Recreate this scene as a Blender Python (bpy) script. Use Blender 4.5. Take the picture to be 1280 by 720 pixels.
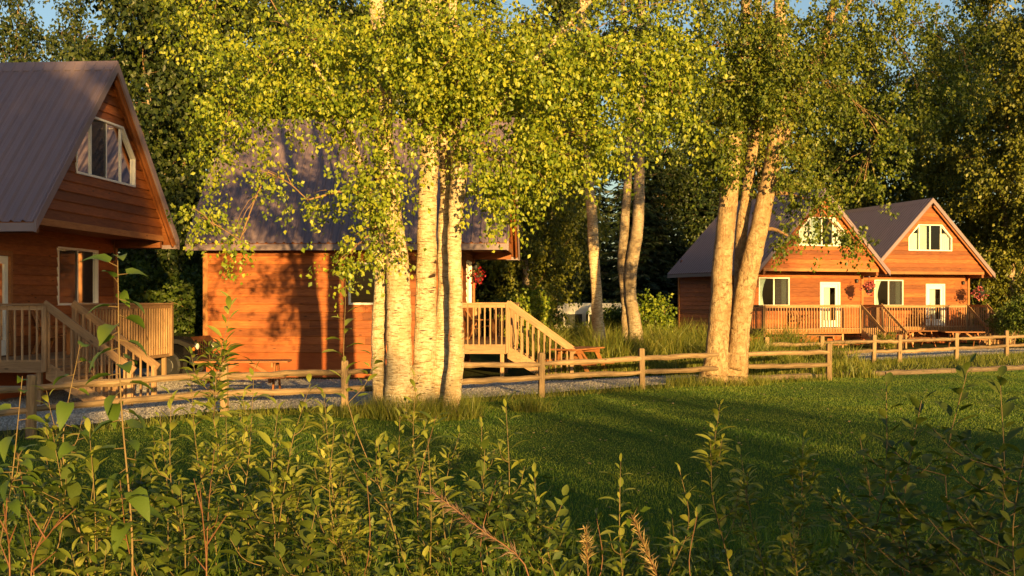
import bpy, math, random
import numpy as np
from mathutils import Vector, Matrix, Quaternion

# ------------------------------------------------------------------ scene
for o in list(bpy.data.objects):
    bpy.data.objects.remove(o)
SC = bpy.context.scene
COL = SC.collection
R = math.radians
random.seed(7)
rng = np.random.default_rng(11)

# ------------------------------------------------------------------ camera
EYE = 2.0
cam_d = bpy.data.cameras.new('camera')
cam = bpy.data.objects.new('camera', cam_d)
COL.objects.link(cam)
cam_d.sensor_width = 36.0
cam_d.lens = 36.0 * 1400 / 1280
cam_d.shift_y = 16 / 1280
cam_d.clip_start = 0.05
cam_d.clip_end = 2000
cam.location = (0, 0, EYE)
cam.rotation_euler = (R(90), 0, 0)
SC.camera = cam

# ------------------------------------------------------------------ light
SUN_EL = R(6.5)
SUN_AZ = R(18.0)            # to the right of straight behind the camera
to_sun = Vector((math.sin(SUN_AZ) * math.cos(SUN_EL), -math.cos(SUN_AZ) * math.cos(SUN_EL), math.sin(SUN_EL)))
W = bpy.data.worlds.new('World')
SC.world = W
W.use_nodes = True
wn = W.node_tree
bg = wn.nodes['Background']
sky = wn.nodes.new('ShaderNodeTexSky')
sky.sky_type = 'NISHITA'
sky.sun_disc = False
sky.sun_elevation = SUN_EL
sky.sun_rotation = math.atan2(to_sun.x, to_sun.y)
sky.altitude = 100
sky.air_density = 1.0
sky.dust_density = 1.6
sky.ozone_density = 1.6
wn.links.new(sky.outputs[0], bg.inputs[0])
bg.inputs[1].default_value = 0.075
sun_d = bpy.data.lights.new('sun', 'SUN')
sun_d.energy = 5.0
sun_d.color = (1.0, 0.61, 0.19)
sun_d.angle = R(0.6)
sun = bpy.data.objects.new('sun', sun_d)
COL.objects.link(sun)
sun.rotation_euler = to_sun.to_track_quat('Z', 'Y').to_euler()
sun.location = to_sun * 60

SC.view_settings.view_transform = 'Standard'
SC.view_settings.look = 'None'
SC.view_settings.gamma = 1.0
SC.view_settings.exposure = 1.52
SC.view_settings.use_curve_mapping = False
try:
    SC.cycles.max_bounces = 6
    SC.cycles.diffuse_bounces = 3
    SC.cycles.transmission_bounces = 4
    SC.cycles.transparent_max_bounces = 8
except Exception:
    pass

# ------------------------------------------------------------------ helpers
def P(px, py, d):
    """point whose picture position is (px, py) at depth d, used to lay the place out"""
    return Vector(((px - 640) / 1400 * d, d, EYE + (376 - py) / 1400 * d))

def sm(a, b, t):
    t = min(1.0, max(0.0, (t - a) / (b - a)))
    return t * t * (3 - 2 * t)

def gz(x, y):
    z = 0.35 * (1 - sm(4.0, 9.5, y))
    z -= 0.15 * sm(40, 52, y)
    z -= 0.65 * sm(50, 57, y) * (1 - sm(9.0, 13.0, x))
    return z

def smv(a, b, t):
    t = np.clip((t - a) / (b - a), 0, 1)
    return t * t * (3 - 2 * t)
def gzv(x, y):
    return .35 * (1 - smv(4.0, 9.5, y)) - .15 * smv(40, 52, y) - .65 * smv(50, 57, y) * (1 - smv(9.0, 13.0, x))

def link(o, parent=None):
    COL.objects.link(o)
    if parent is not None:
        o.parent = parent
    return o

def obj(name, me, mat=None, parent=None, loc=None, rot=None):
    o = bpy.data.objects.new(name, me)
    if mat is not None and me is not None and len(me.materials) == 0:
        me.materials.append(mat)
    if loc is not None:
        o.location = loc
    if rot is not None:
        if isinstance(rot, (Quaternion, Matrix)):
            o.rotation_euler = rot.to_euler()
        else:
            o.rotation_euler = rot
    return link(o, parent)

def tag(o, label=None, cat=None, group=None, kind=None):
    if label: o['label'] = label
    if cat: o['category'] = cat
    if group: o['group'] = group
    if kind: o['kind'] = kind
    return o

def empty(name, loc=(0, 0, 0), rz=0.0):
    o = bpy.data.objects.new(name, None)
    o.location = loc
    o.rotation_euler = (0, 0, rz)
    o.empty_display_size = 0.3
    return link(o)

def mesh_np(name, V, F, mat=None, smooth=False):
    """V (n,3); F (m,k) with k constant"""
    V = np.asarray(V, dtype=np.float32); F = np.asarray(F, dtype=np.int32)
    me = bpy.data.meshes.new(name)
    me.vertices.add(len(V)); me.vertices.foreach_set('co', V.ravel())
    m, k = F.shape
    me.loops.add(m * k); me.loops.foreach_set('vertex_index', F.ravel())
    me.polygons.add(m)
    me.polygons.foreach_set('loop_start', np.arange(0, m * k, k, dtype=np.int32))
    me.polygons.foreach_set('loop_total', np.full(m, k, dtype=np.int32))
    if smooth:
        me.polygons.foreach_set('use_smooth', np.ones(m, dtype=bool))
    me.update(calc_edges=True)
    if mat: me.materials.append(mat)
    return me

class MB:
    """collects shapes into one mesh"""
    def __init__(self):
        self.v = []; self.f = []
    def add(self, vs, fs):
        b = len(self.v)
        self.v.extend([tuple(p) for p in vs]); self.f.extend([tuple(i + b for i in f) for f in fs])
        return self
    def box(self, x0, x1, y0, y1, z0, z1):
        vs = [(x0, y0, z0), (x1, y0, z0), (x1, y1, z0), (x0, y1, z0), (x0, y0, z1), (x1, y0, z1), (x1, y1, z1), (x0, y1, z1)]
        return self.add(vs, [(3, 2, 1, 0), (4, 5, 6, 7), (0, 1, 5, 4), (1, 2, 6, 5), (2, 3, 7, 6), (3, 0, 4, 7)])
    def prism(self, poly, fn, a, b):
        """poly: 2D outline; fn(u, v, w) -> point; extruded w from a to b"""
        n = len(poly)
        vs = [fn(u, v, a) for u, v in poly] + [fn(u, v, b) for u, v in poly]
        fs = [tuple(reversed(range(n))), tuple(range(n, 2 * n))]
        fs += [(i, (i + 1) % n, n + (i + 1) % n, n + i) for i in range(n)]
        return self.add(vs, fs)
    def tube(self, pts, rad, n=8, cap=True):
        V, F = tube(pts, rad, n)
        b = len(self.v)
        self.v.extend([tuple(p) for p in V]); self.f.extend([tuple(int(i) + b for i in f) for f in F])
        if cap:
            self.f.append(tuple(b + i for i in reversed(range(n))))
            self.f.append(tuple(b + len(V) - n + i for i in range(n)))
        return self
    def lathe(self, prof, c=(0, 0, 0), n=14):
        b = len(self.v)
        for r, z in prof:
            for i in range(n):
                a = 2 * math.pi * i / n
                self.v.append((c[0] + r * math.cos(a), c[1] + r * math.sin(a), c[2] + z))
        for j in range(len(prof) - 1):
            for i in range(n):
                self.f.append((b + j * n + i, b + j * n + (i + 1) % n, b + (j + 1) * n + (i + 1) % n, b + (j + 1) * n + i))
        return self
    def mesh(self, name, mat=None, smooth=False):
        me = bpy.data.meshes.new(name)
        me.from_pydata(self.v, [], self.f)
        me.update()
        if smooth:
            me.polygons.foreach_set('use_smooth', np.ones(len(me.polygons), dtype=bool))
        if mat: me.materials.append(mat)
        return me
    def build(self, name, mat, parent=None, smooth=False, loc=None, rot=None):
        return obj(name, self.mesh(name, mat, smooth), None, parent, loc, rot)

def frames(pts):
    pts = [Vector(p) for p in pts]
    n = len(pts)
    T = []
    for i in range(n):
        a = pts[max(0, i - 1)]; b = pts[min(n - 1, i + 1)]
        t = (b - a)
        T.append(t.normalized() if t.length > 1e-9 else Vector((0, 0, 1)))
    up = Vector((0, 1, 0)) if abs(T[0].y) < 0.9 else Vector((1, 0, 0))
    u = T[0].cross(up).normalized()
    out = []
    for t in T:
        u = (u - t * u.dot(t)).normalized()
        out.append((u, t.cross(u)))
    return out

def tube(pts, rad, n=8, rough=0.0, seed=0, flute=None):
    fr = frames(pts)
    rr = np.random.default_rng(seed)
    V = []
    ang = np.arange(n) * 2 * np.pi / n
    ph = rr.uniform(0, 6.28, 3)
    for i, (p, r, (u, w)) in enumerate(zip(pts, rad, fr)):
        k = np.ones(n)
        if rough:
            k = 1 + rough * (0.6 * np.sin(2 * ang + ph[0] + i * .21) + 0.5 * np.sin(3 * ang + ph[1] - i * .13) + rr.normal(0, .45, n))
        c = np.cos(ang) * r * k; s = np.sin(ang) * r * k
        V.append(np.array(p)[None, :] + c[:, None] * np.array(u)[None, :] + s[:, None] * np.array(w)[None, :])
    V = np.concatenate(V)
    F = []
    m = len(pts)
    i = np.arange(n); j = (i + 1) % n
    for k in range(m - 1):
        F.append(np.stack([k * n + i, k * n + j, (k + 1) * n + j, (k + 1) * n + i], 1))
    return V, np.concatenate(F)

def spline(ctrl, n):
    """Catmull-Rom through points (any dimension)"""
    C = np.array([list(c) for c in ctrl], float)
    C = np.vstack([2 * C[0] - C[1], C, 2 * C[-1] - C[-2]])
    out = []
    segs = len(C) - 3
    for t in np.linspace(0, segs, n):
        k = min(int(t), segs - 1); u = t - k
        p0, p1, p2, p3 = C[k:k + 4]
        out.append(0.5 * ((2 * p1) + (-p0 + p2) * u + (2 * p0 - 5 * p1 + 4 * p2 - p3) * u * u + (-p0 + 3 * p1 - 3 * p2 + p3) * u ** 3))
    return np.array(out)

# ------------------------------------------------------------------ materials
def new_mat(name):
    m = bpy.data.materials.new(name); m.use_nodes = True
    nt = m.node_tree
    b = nt.nodes['Principled BSDF']
    return m, nt, b

def N(nt, typ, **kw):
    n = nt.nodes.new(typ)
    for k, v in kw.items():
        setattr(n, k, v)
    return n

def ramp(nt, fac, stops):
    r = N(nt, 'ShaderNodeValToRGB')
    el = r.color_ramp.elements
    while len(el) < len(stops): el.new(0.5)
    for e, (p, c) in zip(el, stops):
        e.position = p; e.color = (*c, 1) if len(c) == 3 else c
    nt.links.new(fac, r.inputs[0])
    return r.outputs[0]

def noise(nt, vec, scale, detail=4, rough=.55, dist=0.0):
    n = N(nt, 'ShaderNodeTexNoise')
    n.inputs['Scale'].default_value = scale; n.inputs['Detail'].default_value = detail
    n.inputs['Roughness'].default_value = rough; n.inputs['Distortion'].default_value = dist
    if vec is not None: nt.links.new(vec, n.inputs['Vector'])
    return n.outputs[0]

def mapping(nt, vec, scale=(1, 1, 1), loc=None):
    m = N(nt, 'ShaderNodeMapping')
    m.inputs['Scale'].default_value = scale
    nt.links.new(vec, m.inputs['Vector'])
    if loc is not None: nt.links.new(loc, m.inputs['Location'])
    return m.outputs[0]

def math_n(nt, op, a, b=None, c=None):
    m = N(nt, 'ShaderNodeMath', operation=op)
    for i, x in enumerate((a, b, c)):
        if x is None: continue
        if isinstance(x, (int, float)): m.inputs[i].default_value = x
        else: nt.links.new(x, m.inputs[i])
    return m.outputs[0]

def mixc(nt, fac, a, b, blend='MIX'):
    m = N(nt, 'ShaderNodeMix', data_type='RGBA', blend_type=blend)
    for s, x in ((0, fac), (6, a), (7, b)):
        if isinstance(x, (int, float)): m.inputs[s].default_value = x
        elif isinstance(x, tuple): m.inputs[s].default_value = (*x, 1)
        else: nt.links.new(x, m.inputs[s])
    return m.outputs[2]

def bump(nt, b, h, strength=.3, dist=.02):
    n = N(nt, 'ShaderNodeBump')
    n.inputs['Strength'].default_value = strength; n.inputs['Distance'].default_value = dist
    nt.links.new(h, n.inputs['Height']); nt.links.new(n.outputs[0], b.inputs['Normal'])

def wood(name, dark, mid, light, knots=True, rough=.62, var=.35, grey=0.0):
    m, nt, b = new_mat(name)
    tc = N(nt, 'ShaderNodeTexCoord').outputs['Object']
    oi = N(nt, 'ShaderNodeObjectInfo')
    off = N(nt, 'ShaderNodeCombineXYZ')
    r50 = math_n(nt, 'MULTIPLY', oi.outputs['Random'], 57.0)
    for i in range(3): nt.links.new(r50, off.inputs[i])
    v = mapping(nt, tc, (1.0, 9.0, 9.0), off.outputs[0])
    g = noise(nt, v, 3.2, 6, .62, .6)
    c = ramp(nt, g, [(.25, dark), (.5, mid), (.78, light)])
    v2 = mapping(nt, tc, (.7, 2.0, 2.0), off.outputs[0])
    big = noise(nt, v2, 1.3, 3)
    c = mixc(nt, ramp(nt, big, [(.35, (0, 0, 0)), (.7, (1, 1, 1))]), c, mixc(nt, .55, c, dark), 'MIX')
    val = N(nt, 'ShaderNodeMapRange')
    val.inputs[3].default_value = 1 - var; val.inputs[4].default_value = 1 + var * .6
    nt.links.new(oi.outputs['Random'], val.inputs[0])
    hs = N(nt, 'ShaderNodeHueSaturation')
    nt.links.new(val.outputs[0], hs.inputs['Value']); nt.links.new(c, hs.inputs['Color'])
    c = hs.outputs[0]
    if knots:
        vk = mapping(nt, tc, (1.6, 5.0, 5.0), off.outputs[0])
        vo = N(nt, 'ShaderNodeTexVoronoi'); vo.inputs['Scale'].default_value = 1.1
        nt.links.new(vk, vo.inputs['Vector'])
        k = ramp(nt, vo.outputs['Distance'], [(.05, (1, 1, 1)), (.12, (0, 0, 0))])
        c = mixc(nt, k, c, tuple(x * .35 for x in dark))
    nt.links.new(c, b.inputs['Base Color'])
    b.inputs['Roughness'].default_value = rough
    b.inputs['Specular IOR Level'].default_value = .3
    bump(nt, b, g, .25, .01)
    return m

def plain(name, col, rough=.6, metal=0.0, nscale=8, namp=.18, bumpk=.1, spec=.4):
    m, nt, b = new_mat(name)
    tc = N(nt, 'ShaderNodeTexCoord').outputs['Object']
    n = noise(nt, tc, nscale, 5)
    c = ramp(nt, n, [(.3, tuple(x * (1 - namp) for x in col)), (.7, tuple(min(1, x * (1 + namp)) for x in col))])
    nt.links.new(c, b.inputs['Base Color'])
    b.inputs['Roughness'].default_value = rough; b.inputs['Metallic'].default_value = metal
    b.inputs['Specular IOR Level'].default_value = spec
    if bumpk: bump(nt, b, n, bumpk, .01)
    return m

def leafmat(name, cols, trans=.4, tcol=None, rough=.45, patch=(.9, .45), isl=.65):
    """cols: dark, mid, light; varies leaf by leaf"""
    m, nt, b = new_mat(name)
    geo = N(nt, 'ShaderNodeNewGeometry')
    oi = N(nt, 'ShaderNodeObjectInfo')
    tc = N(nt, 'ShaderNodeTexCoord').outputs['Object']
    cl = noise(nt, tc, patch[0], 3)
    f = math_n(nt, 'ADD', math_n(nt, 'MULTIPLY', geo.outputs['Random Per Island'], isl), math_n(nt, 'MULTIPLY', cl, patch[1]))
    f = math_n(nt, 'ADD', f, math_n(nt, 'MULTIPLY_ADD', oi.outputs['Random'], .25, -.16))
    c = ramp(nt, f, [(.12, cols[0]), (.5, cols[1]), (.92, cols[2])])
    nt.links.new(c, b.inputs['Base Color'])
    b.inputs['Roughness'].default_value = rough
    b.inputs['Specular IOR Level'].default_value = .35
    tr = N(nt, 'ShaderNodeBsdfTranslucent')
    hs = N(nt, 'ShaderNodeHueSaturation')
    hs.inputs['Hue'].default_value = .485; hs.inputs['Saturation'].default_value = 1.1; hs.inputs['Value'].default_value = 1.5
    nt.links.new(c, hs.inputs['Color']); nt.links.new(hs.outputs[0], tr.inputs[0])
    mx = N(nt, 'ShaderNodeMixShader'); mx.inputs[0].default_value = trans
    nt.links.new(b.outputs[0], mx.inputs[1]); nt.links.new(tr.outputs[0], mx.inputs[2])
    nt.links.new(mx.outputs[0], nt.nodes['Material Output'].inputs[0])
    return m

def bark_birch(name, pale, mid, dark, sc=1.0, patch=.5, fissure=.0, band=15.0, lent=True):
    m, nt, b = new_mat(name)
    tc = N(nt, 'ShaderNodeTexCoord').outputs['Object']
    n1 = noise(nt, mapping(nt, tc, (3.0, 3.0, band)), 2.4 * sc, 8, .72, .5)      # fine horizontal peel
    n2 = noise(nt, mapping(nt, tc, (1, 1, .5)), 2.6 * sc, 6, .65, .8)            # large patches
    n3 = noise(nt, mapping(nt, tc, (6, 6, 1.5)), 1.6 * sc, 7, .68, 1.4)            # vertical fissures
    c = ramp(nt, n1, [(.30, dark), (.42, mid), (.54, pale), (.8, tuple(min(1, x * 1.12) for x in pale))])
    c = mixc(nt, ramp(nt, n2, [(patch, (0, 0, 0)), (patch + .14, (1, 1, 1))]), c, mixc(nt, .7, c, mid))
    c = mixc(nt, ramp(nt, n3, [(.30 + fissure, (1, 1, 1)), (.40 + fissure, (0, 0, 0))]), c, mixc(nt, .6, c, dark))
    l = noise(nt, mapping(nt, tc, (3.6, 3.6, 34.0)), 1.7 * sc, 2, .5)
    if lent: c = mixc(nt, ramp(nt, l, [(.33, (1, 1, 1)), (.37, (0, 0, 0))]), c, dark)
    kn = noise(nt, mapping(nt, tc, (1.4, 1.4, 3.2)), 1.7 * sc, 2, .4)
    c = mixc(nt, ramp(nt, kn, [(.26, (1, 1, 1)), (.30, (0, 0, 0))]), c, tuple(x * .6 for x in dark))
    nt.links.new(c, b.inputs['Base Color'])
    b.inputs['Roughness'].default_value = .7
    b.inputs['Specular IOR Level'].default_value = .25
    h = math_n(nt, 'ADD', n1, math_n(nt, 'ADD', math_n(nt, 'MULTIPLY', n3, 1.0 + 6 * fissure), noise(nt, tc, 34 * sc, 4, .7)))
    bump(nt, b, h, .9, .045)
    return m

M = {}
M['siding'] = wood('cedar_siding', (.15, .042, .012), (.29, .086, .021), (.40, .142, .036), var=.46)
M['ply'] = wood('stained_plywood', (.24, .055, .013), (.34, .085, .019), (.40, .12, .028), knots=False, var=.1)
M['trimwood'] = wood('cedar_trim', (.20, .075, .024), (.33, .14, .045), (.42, .20, .07), var=.2)
M['soffit'] = wood('red_brown_soffit', (.13, .042, .015), (.22, .075, .022), (.29, .11, .03), knots=False, var=.15)
M['deckwood'] = wood('weathered_deck_wood', (.19, .11, .055), (.33, .20, .10), (.44, .30, .16), var=.25)
M['deckwood_red'] = wood('stained_deck_wood', (.22, .12, .055), (.37, .215, .10), (.48, .31, .16), var=.25)
M['fencewood'] = wood('weathered_fence_wood', (.13, .085, .048), (.27, .185, .10), (.40, .29, .165), var=.3, rough=.8)
M['tablewood'] = wood('picnic_table_wood', (.17, .063, .022), (.30, .12, .04), (.40, .19, .07), var=.25)
M['logwood'] = wood('ground_log_wood', (.07, .05, .035), (.17, .125, .08), (.27, .21, .14), var=.3, rough=.85)
M['white'] = plain('white_vinyl', (.78, .75, .66), .45, nscale=3, namp=.05, bumpk=0)
M['doorwhite'] = plain('white_door_paint', (.76, .75, .68), .45, nscale=4, namp=.05, bumpk=0)
M['black'] = plain('black_plastic', (.02, .02, .022), .5)
M['rubber'] = plain('tyre_rubber', (.025, .024, .023), .85)
M['chrome'] = plain('grey_metal', (.45, .45, .46), .3, .9, namp=.05)
M['curtain_teal'] = plain('pale_teal_curtain', (.42, .52, .47), .85, nscale=2, namp=.1)
M['curtain_white'] = plain('off_white_curtain', (.72, .70, .62), .85, nscale=2, namp=.06)
M['curtain_brown'] = plain('brown_striped_curtain', (.16, .09, .06), .85, nscale=6, namp=.3)
M['interior'] = plain('dark_interior', (.10, .06, .035), .9, namp=.1, bumpk=0)
M['red_flower'] = leafmat('red_petals', [(.22, .008, .012), (.38, .012, .018), (.45, .05, .05)], .25)
M['pink_flower'] = leafmat('pink_petals', [(.30, .03, .05), (.42, .08, .10), (.5, .20, .18)], .25)
M['seed'] = leafmat('dry_pink_seedhead', [(.13, .075, .055), (.20, .125, .09), (.34, .27, .21)], .3)
M['straw'] = leafmat('dry_straw', [(.25, .17, .07), (.36, .26, .11), (.46, .35, .17)], .3)
M['redstem'] = plain('reddish_stem', (.15, .065, .03), .6, nscale=20)
M['stem'] = plain('olive_brown_stem', (.16, .11, .045), .65, nscale=20)

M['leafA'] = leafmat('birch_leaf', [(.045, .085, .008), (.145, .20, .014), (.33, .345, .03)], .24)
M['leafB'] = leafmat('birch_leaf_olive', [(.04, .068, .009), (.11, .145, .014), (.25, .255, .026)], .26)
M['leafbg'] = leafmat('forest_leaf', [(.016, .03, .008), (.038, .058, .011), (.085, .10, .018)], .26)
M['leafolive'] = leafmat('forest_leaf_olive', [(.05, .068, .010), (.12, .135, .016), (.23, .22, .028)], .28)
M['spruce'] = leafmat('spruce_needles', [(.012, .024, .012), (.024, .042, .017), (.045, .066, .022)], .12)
M['willow'] = leafmat('willow_leaf', [(.075, .115, .014), (.19, .225, .03), (.38, .37, .08)], .3, rough=.62)
M['poplar'] = leafmat('poplar_leaf', [(.045, .09, .012), (.085, .145, .02), (.17, .22, .035)], .38, rough=.55)
M['under'] = leafmat('undergrowth_leaf', [(.03, .055, .009), (.065, .105, .014), (.13, .165, .026)], .32)
M['alder'] = leafmat('alder_leaf', [(.035, .058, .010), (.075, .11, .015), (.15, .175, .03)], .35, rough=.62)
M['grass'] = leafmat('lawn_blade', [(.028, .078, .008), (.062, .14, .012), (.20, .25, .024)], .3, patch=(.45, 1.0), isl=.38)
M['tallgrass'] = leafmat('tall_grass_blade', [(.06, .09, .012), (.13, .16, .022), (.27, .25, .05)], .4)

M['barkA'] = bark_birch('birch_bark_gold', (.72, .61, .41), (.46, .32, .16), (.08, .045, .025), patch=.46)
M['barkB'] = bark_birch('birch_bark_rough', (.50, .37, .21), (.31, .195, .095), (.06, .036, .02), patch=.44, fissure=.06, band=4.0, lent=False)
M['barkbg'] = bark_birch('birch_bark_grey', (.46, .38, .27), (.28, .20, .12), (.05, .035, .025), patch=.45)
M['branch'] = plain('brown_branch_bark', (.20, .12, .06), .8, nscale=14, namp=.4, bumpk=.4)
M['sprucebark'] = plain('spruce_bark', (.10, .07, .05), .9, nscale=14, namp=.4, bumpk=.5)

def roof_mat():
    m, nt, b = new_mat('brown_metal_roofing')
    tc = N(nt, 'ShaderNodeTexCoord').outputs['Object']
    n = noise(nt, mapping(nt, tc, (1, .5, 1)), 1.0, 4, .6)
    c = ramp(nt, n, [(.3, (.15, .112, .130)), (.7, (.205, .152, .172))])
    oi = N(nt, 'ShaderNodeObjectInfo')
    c = mixc(nt, math_n(nt, 'MULTIPLY', oi.outputs['Random'], .25), c, (.14, .105, .125))
    nt.links.new(c, b.inputs['Base Color'])
    b.inputs['Roughness'].default_value = .38; b.inputs['Specular IOR Level'].default_value = .55
    return m
M['roof'] = roof_mat()

def glass_mat():
    m, nt, b = new_mat('window_glass')
    nt.nodes.remove(b)
    t = N(nt, 'ShaderNodeBsdfTransparent'); t.inputs[0].default_value = (.80, .84, .82, 1)
    g = N(nt, 'ShaderNodeBsdfGlossy'); g.inputs['Roughness'].default_value = .03
    fr = N(nt, 'ShaderNodeFresnel'); fr.inputs[0].default_value = 1.30
    f = math_n(nt, 'ADD', fr.outputs[0], .015)
    mx = N(nt, 'ShaderNodeMixShader')
    nt.links.new(f, mx.inputs[0]); nt.links.new(t.outputs[0], mx.inputs[1]); nt.links.new(g.outputs[0], mx.inputs[2])
    nt.links.new(mx.outputs[0], nt.nodes['Material Output'].inputs[0])
    return m
M['glass'] = glass_mat()
def screen_mat():
    m, nt, b = new_mat('insect_screen')
    b.inputs['Base Color'].default_value = (.018, .018, .02, 1); b.inputs['Roughness'].default_value = .8
    t = N(nt, 'ShaderNodeBsdfTransparent')
    mx = N(nt, 'ShaderNodeMixShader'); mx.inputs[0].default_value = .72
    nt.links.new(t.outputs[0], mx.inputs[1]); nt.links.new(b.outputs[0], mx.inputs[2])
    nt.links.new(mx.outputs[0], nt.nodes['Material Output'].inputs[0])
    return m
M['screen'] = screen_mat()

def ground_mat(name, stops, s1, s2, bk, bd=.05):
    m, nt, b = new_mat(name)
    tc = N(nt, 'ShaderNodeTexCoord').outputs['Object']
    a = noise(nt, tc, s1, 6, .6); f = noise(nt, tc, s2, 4, .7)
    mix = math_n(nt, 'ADD', math_n(nt, 'MULTIPLY', a, .55), math_n(nt, 'MULTIPLY', f, .45))
    nt.links.new(ramp(nt, mix, stops), b.inputs['Base Color'])
    b.inputs['Roughness'].default_value = .95; b.inputs['Specular IOR Level'].default_value = .1
    bump(nt, b, f, bk, bd)
    return m
M['ground'] = ground_mat('forest_floor', [(.3, (.020, .028, .009)), (.55, (.042, .055, .014)), (.75, (.075, .075, .025))], .5, 18, .8)
M['lawn'] = ground_mat('lawn_turf', [(.3, (.022, .058, .007)), (.55, (.04, .09, .010)), (.75, (.075, .12, .014))], .6, 40, .8, .03)
def gravel_mat():
    m, nt, b = new_mat('grey_gravel')
    tc = N(nt, 'ShaderNodeTexCoord').outputs['Object']
    vo = N(nt, 'ShaderNodeTexVoronoi'); vo.inputs['Scale'].default_value = 28
    nt.links.new(tc, vo.inputs['Vector'])
    a = noise(nt, tc, .8, 4)
    c = ramp(nt, vo.outputs['Color'], [(.1, (.17, .15, .13)), (.5, (.34, .30, .26)), (.9, (.50, .46, .40))])
    c = mixc(nt, ramp(nt, a, [(.4, (0, 0, 0)), (.75, (.6, .6, .6))]), c, (.13, .11, .07))
    nt.links.new(c, b.inputs['Base Color'])
    b.inputs['Roughness'].default_value = .95; b.inputs['Specular IOR Level'].default_value = .15
    bump(nt, b, vo.outputs['Distance'], .9, .03)
    return m
M['gravel'] = gravel_mat()
M['stone'] = leafmat('gravel_stone', [(.16, .145, .13), (.32, .29, .25), (.52, .48, .42)], .0, rough=.9)

# ------------------------------------------------------------------ lumber with shared meshes
_cache = {}
def lumber_mesh(L, w, h, mat):
    key = ('l', round(L, 3), round(w, 3), round(h, 3), mat.name)
    if key in _cache: return _cache[key]
    c = min(w, h) * .09
    y, z = w / 2, h / 2
    prof = [(-y + c, -z), (y - c, -z), (y, -z + c), (y, z - c), (y - c, z), (-y + c, z), (-y, z - c), (-y, -z + c)]
    me = MB().prism(prof, lambda u, v, t: (t, u, v), 0, L).mesh('lumber', mat)
    _cache[key] = me
    return me

def lumber(name, p0, p1, w, h, mat, parent, up=(0, 0, 1)):
    """board from p0 to p1; w across, h along 'up'"""
    p0 = Vector(p0); p1 = Vector(p1)
    x = (p1 - p0); L = x.length; x.normalize()
    u = Vector(up)
    y = u.cross(x)
    if y.length < 1e-4: y = Vector((1, 0, 0)).cross(x)
    y.normalize(); z = x.cross(y)
    m = Matrix((x, y, z)).transposed()
    return obj(name, lumber_mesh(L, w, h, mat), None, parent, p0, m)

def siding_board(o, u, n, xa0, xb0, xa1, xb1, z0, z1, mat, parent):
    """lap board on the wall plane through o; u along, n outward"""
    Lh = z1 - z0
    key = ('s', round(xb0 - xa0, 3), round(xa1 - xa0, 3), round(xb1 - xa0, 3), round(Lh, 3), mat.name)
    me = _cache.get(key)
    if me is None:
        a0, b0, a1, b1 = 0, xb0 - xa0, xa1 - xa0, xb1 - xa0
        def ring(a0, b0, a1, b1, yb, yt):
            return [(a0, yb, 0), (b0, yb, 0), (b1, yt, Lh), (a1, yt, Lh)]
        outer = ring(a0, b0, a1, b1, .036, .004)
        lip = [(a0, .030, -.014), (b0, .030, -.014)]
        back = ring(a0, b0, a1, b1, -.07, -.07)
        vs = outer + back + lip
        fs = [(0, 1, 2, 3), (7, 6, 5, 4), (8, 9, 1, 0), (4, 5, 9, 8), (3, 2, 6, 7), (1, 9, 5, 6, 2), (8, 0, 3, 7, 4)]
        me = MB().add(vs, fs).mesh('siding_board', mat)
        _cache[key] = me
    u = Vector(u); n = Vector(n)
    m = Matrix((u, n, Vector((0, 0, 1)))).transposed()
    # make right handed: if u x n != z the mirrored matrix is not a rotation, so flip the run
    loc = Vector(o) + u * xa0 + Vector((0, 0, z0))
    ob = bpy.data.objects.new('siding_board', me)
    link(ob, parent)
    ob.location = loc
    ob.rotation_euler = m.to_euler()
    return ob

def clad(o, u, n, x0, x1, z0, z1, mat, parent, openings=(), clip=None, course=.21, wx=None):
    """lap siding over a wall, split at openings; clip(z)->half width for gables. u x n must be -z... u,n,z right handed: u cross n = z"""
    z = z0
    rr = random.Random(int(abs(o[0]) * 100 + abs(o[1]) * 10))
    while z < z1 - .02:
        zt = min(z + course, z1)
        if clip:
            h0, h1 = clip(z), clip(zt)
            if h0 < .03: break
            h1 = max(h1, .01)
            xs = [(-h0, h0, -h1, h1)]
            if wx and wx(z) + wx(zt) > 0:
                q0, q1 = wx(z + .001), wx(zt - .001)
                xs = [(-h0, -q0, -h1, -q1), (q0, h0, q1, h1)]
        else:
            xs = [(x0, x1, x0, x1)]
        for (oa, ob_, za, zb) in openings:
            if zt <= za + .01 or z >= zb - .01: continue
            new = []
            for (a0, b0, a1, b1) in xs:
                if ob_ <= a0 or oa >= b0: new.append((a0, b0, a1, b1)); continue
                if oa > a0 + .02: new.append((a0, oa, a1, oa))
                if ob_ < b0 - .02: new.append((ob_, b0, ob_, b1))
            xs = new
        out = []
        for (a0, b0, a1, b1) in xs:                       # butt joints in long runs
            if b0 - a0 > 4.2 and not clip:
                c = a0 + (b0 - a0) * rr.uniform(.3, .7)
                out += [(a0, c - .002, a1, c - .002), (c + .002, b0, c + .002, b1)]
            else: out.append((a0, b0, a1, b1))
        for (a0, b0, a1, b1) in out:
            if b0 - a0 > .03: siding_board(o, u, n, a0, b0, a1, b1, z, zt, mat, parent)
        z = zt

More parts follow.
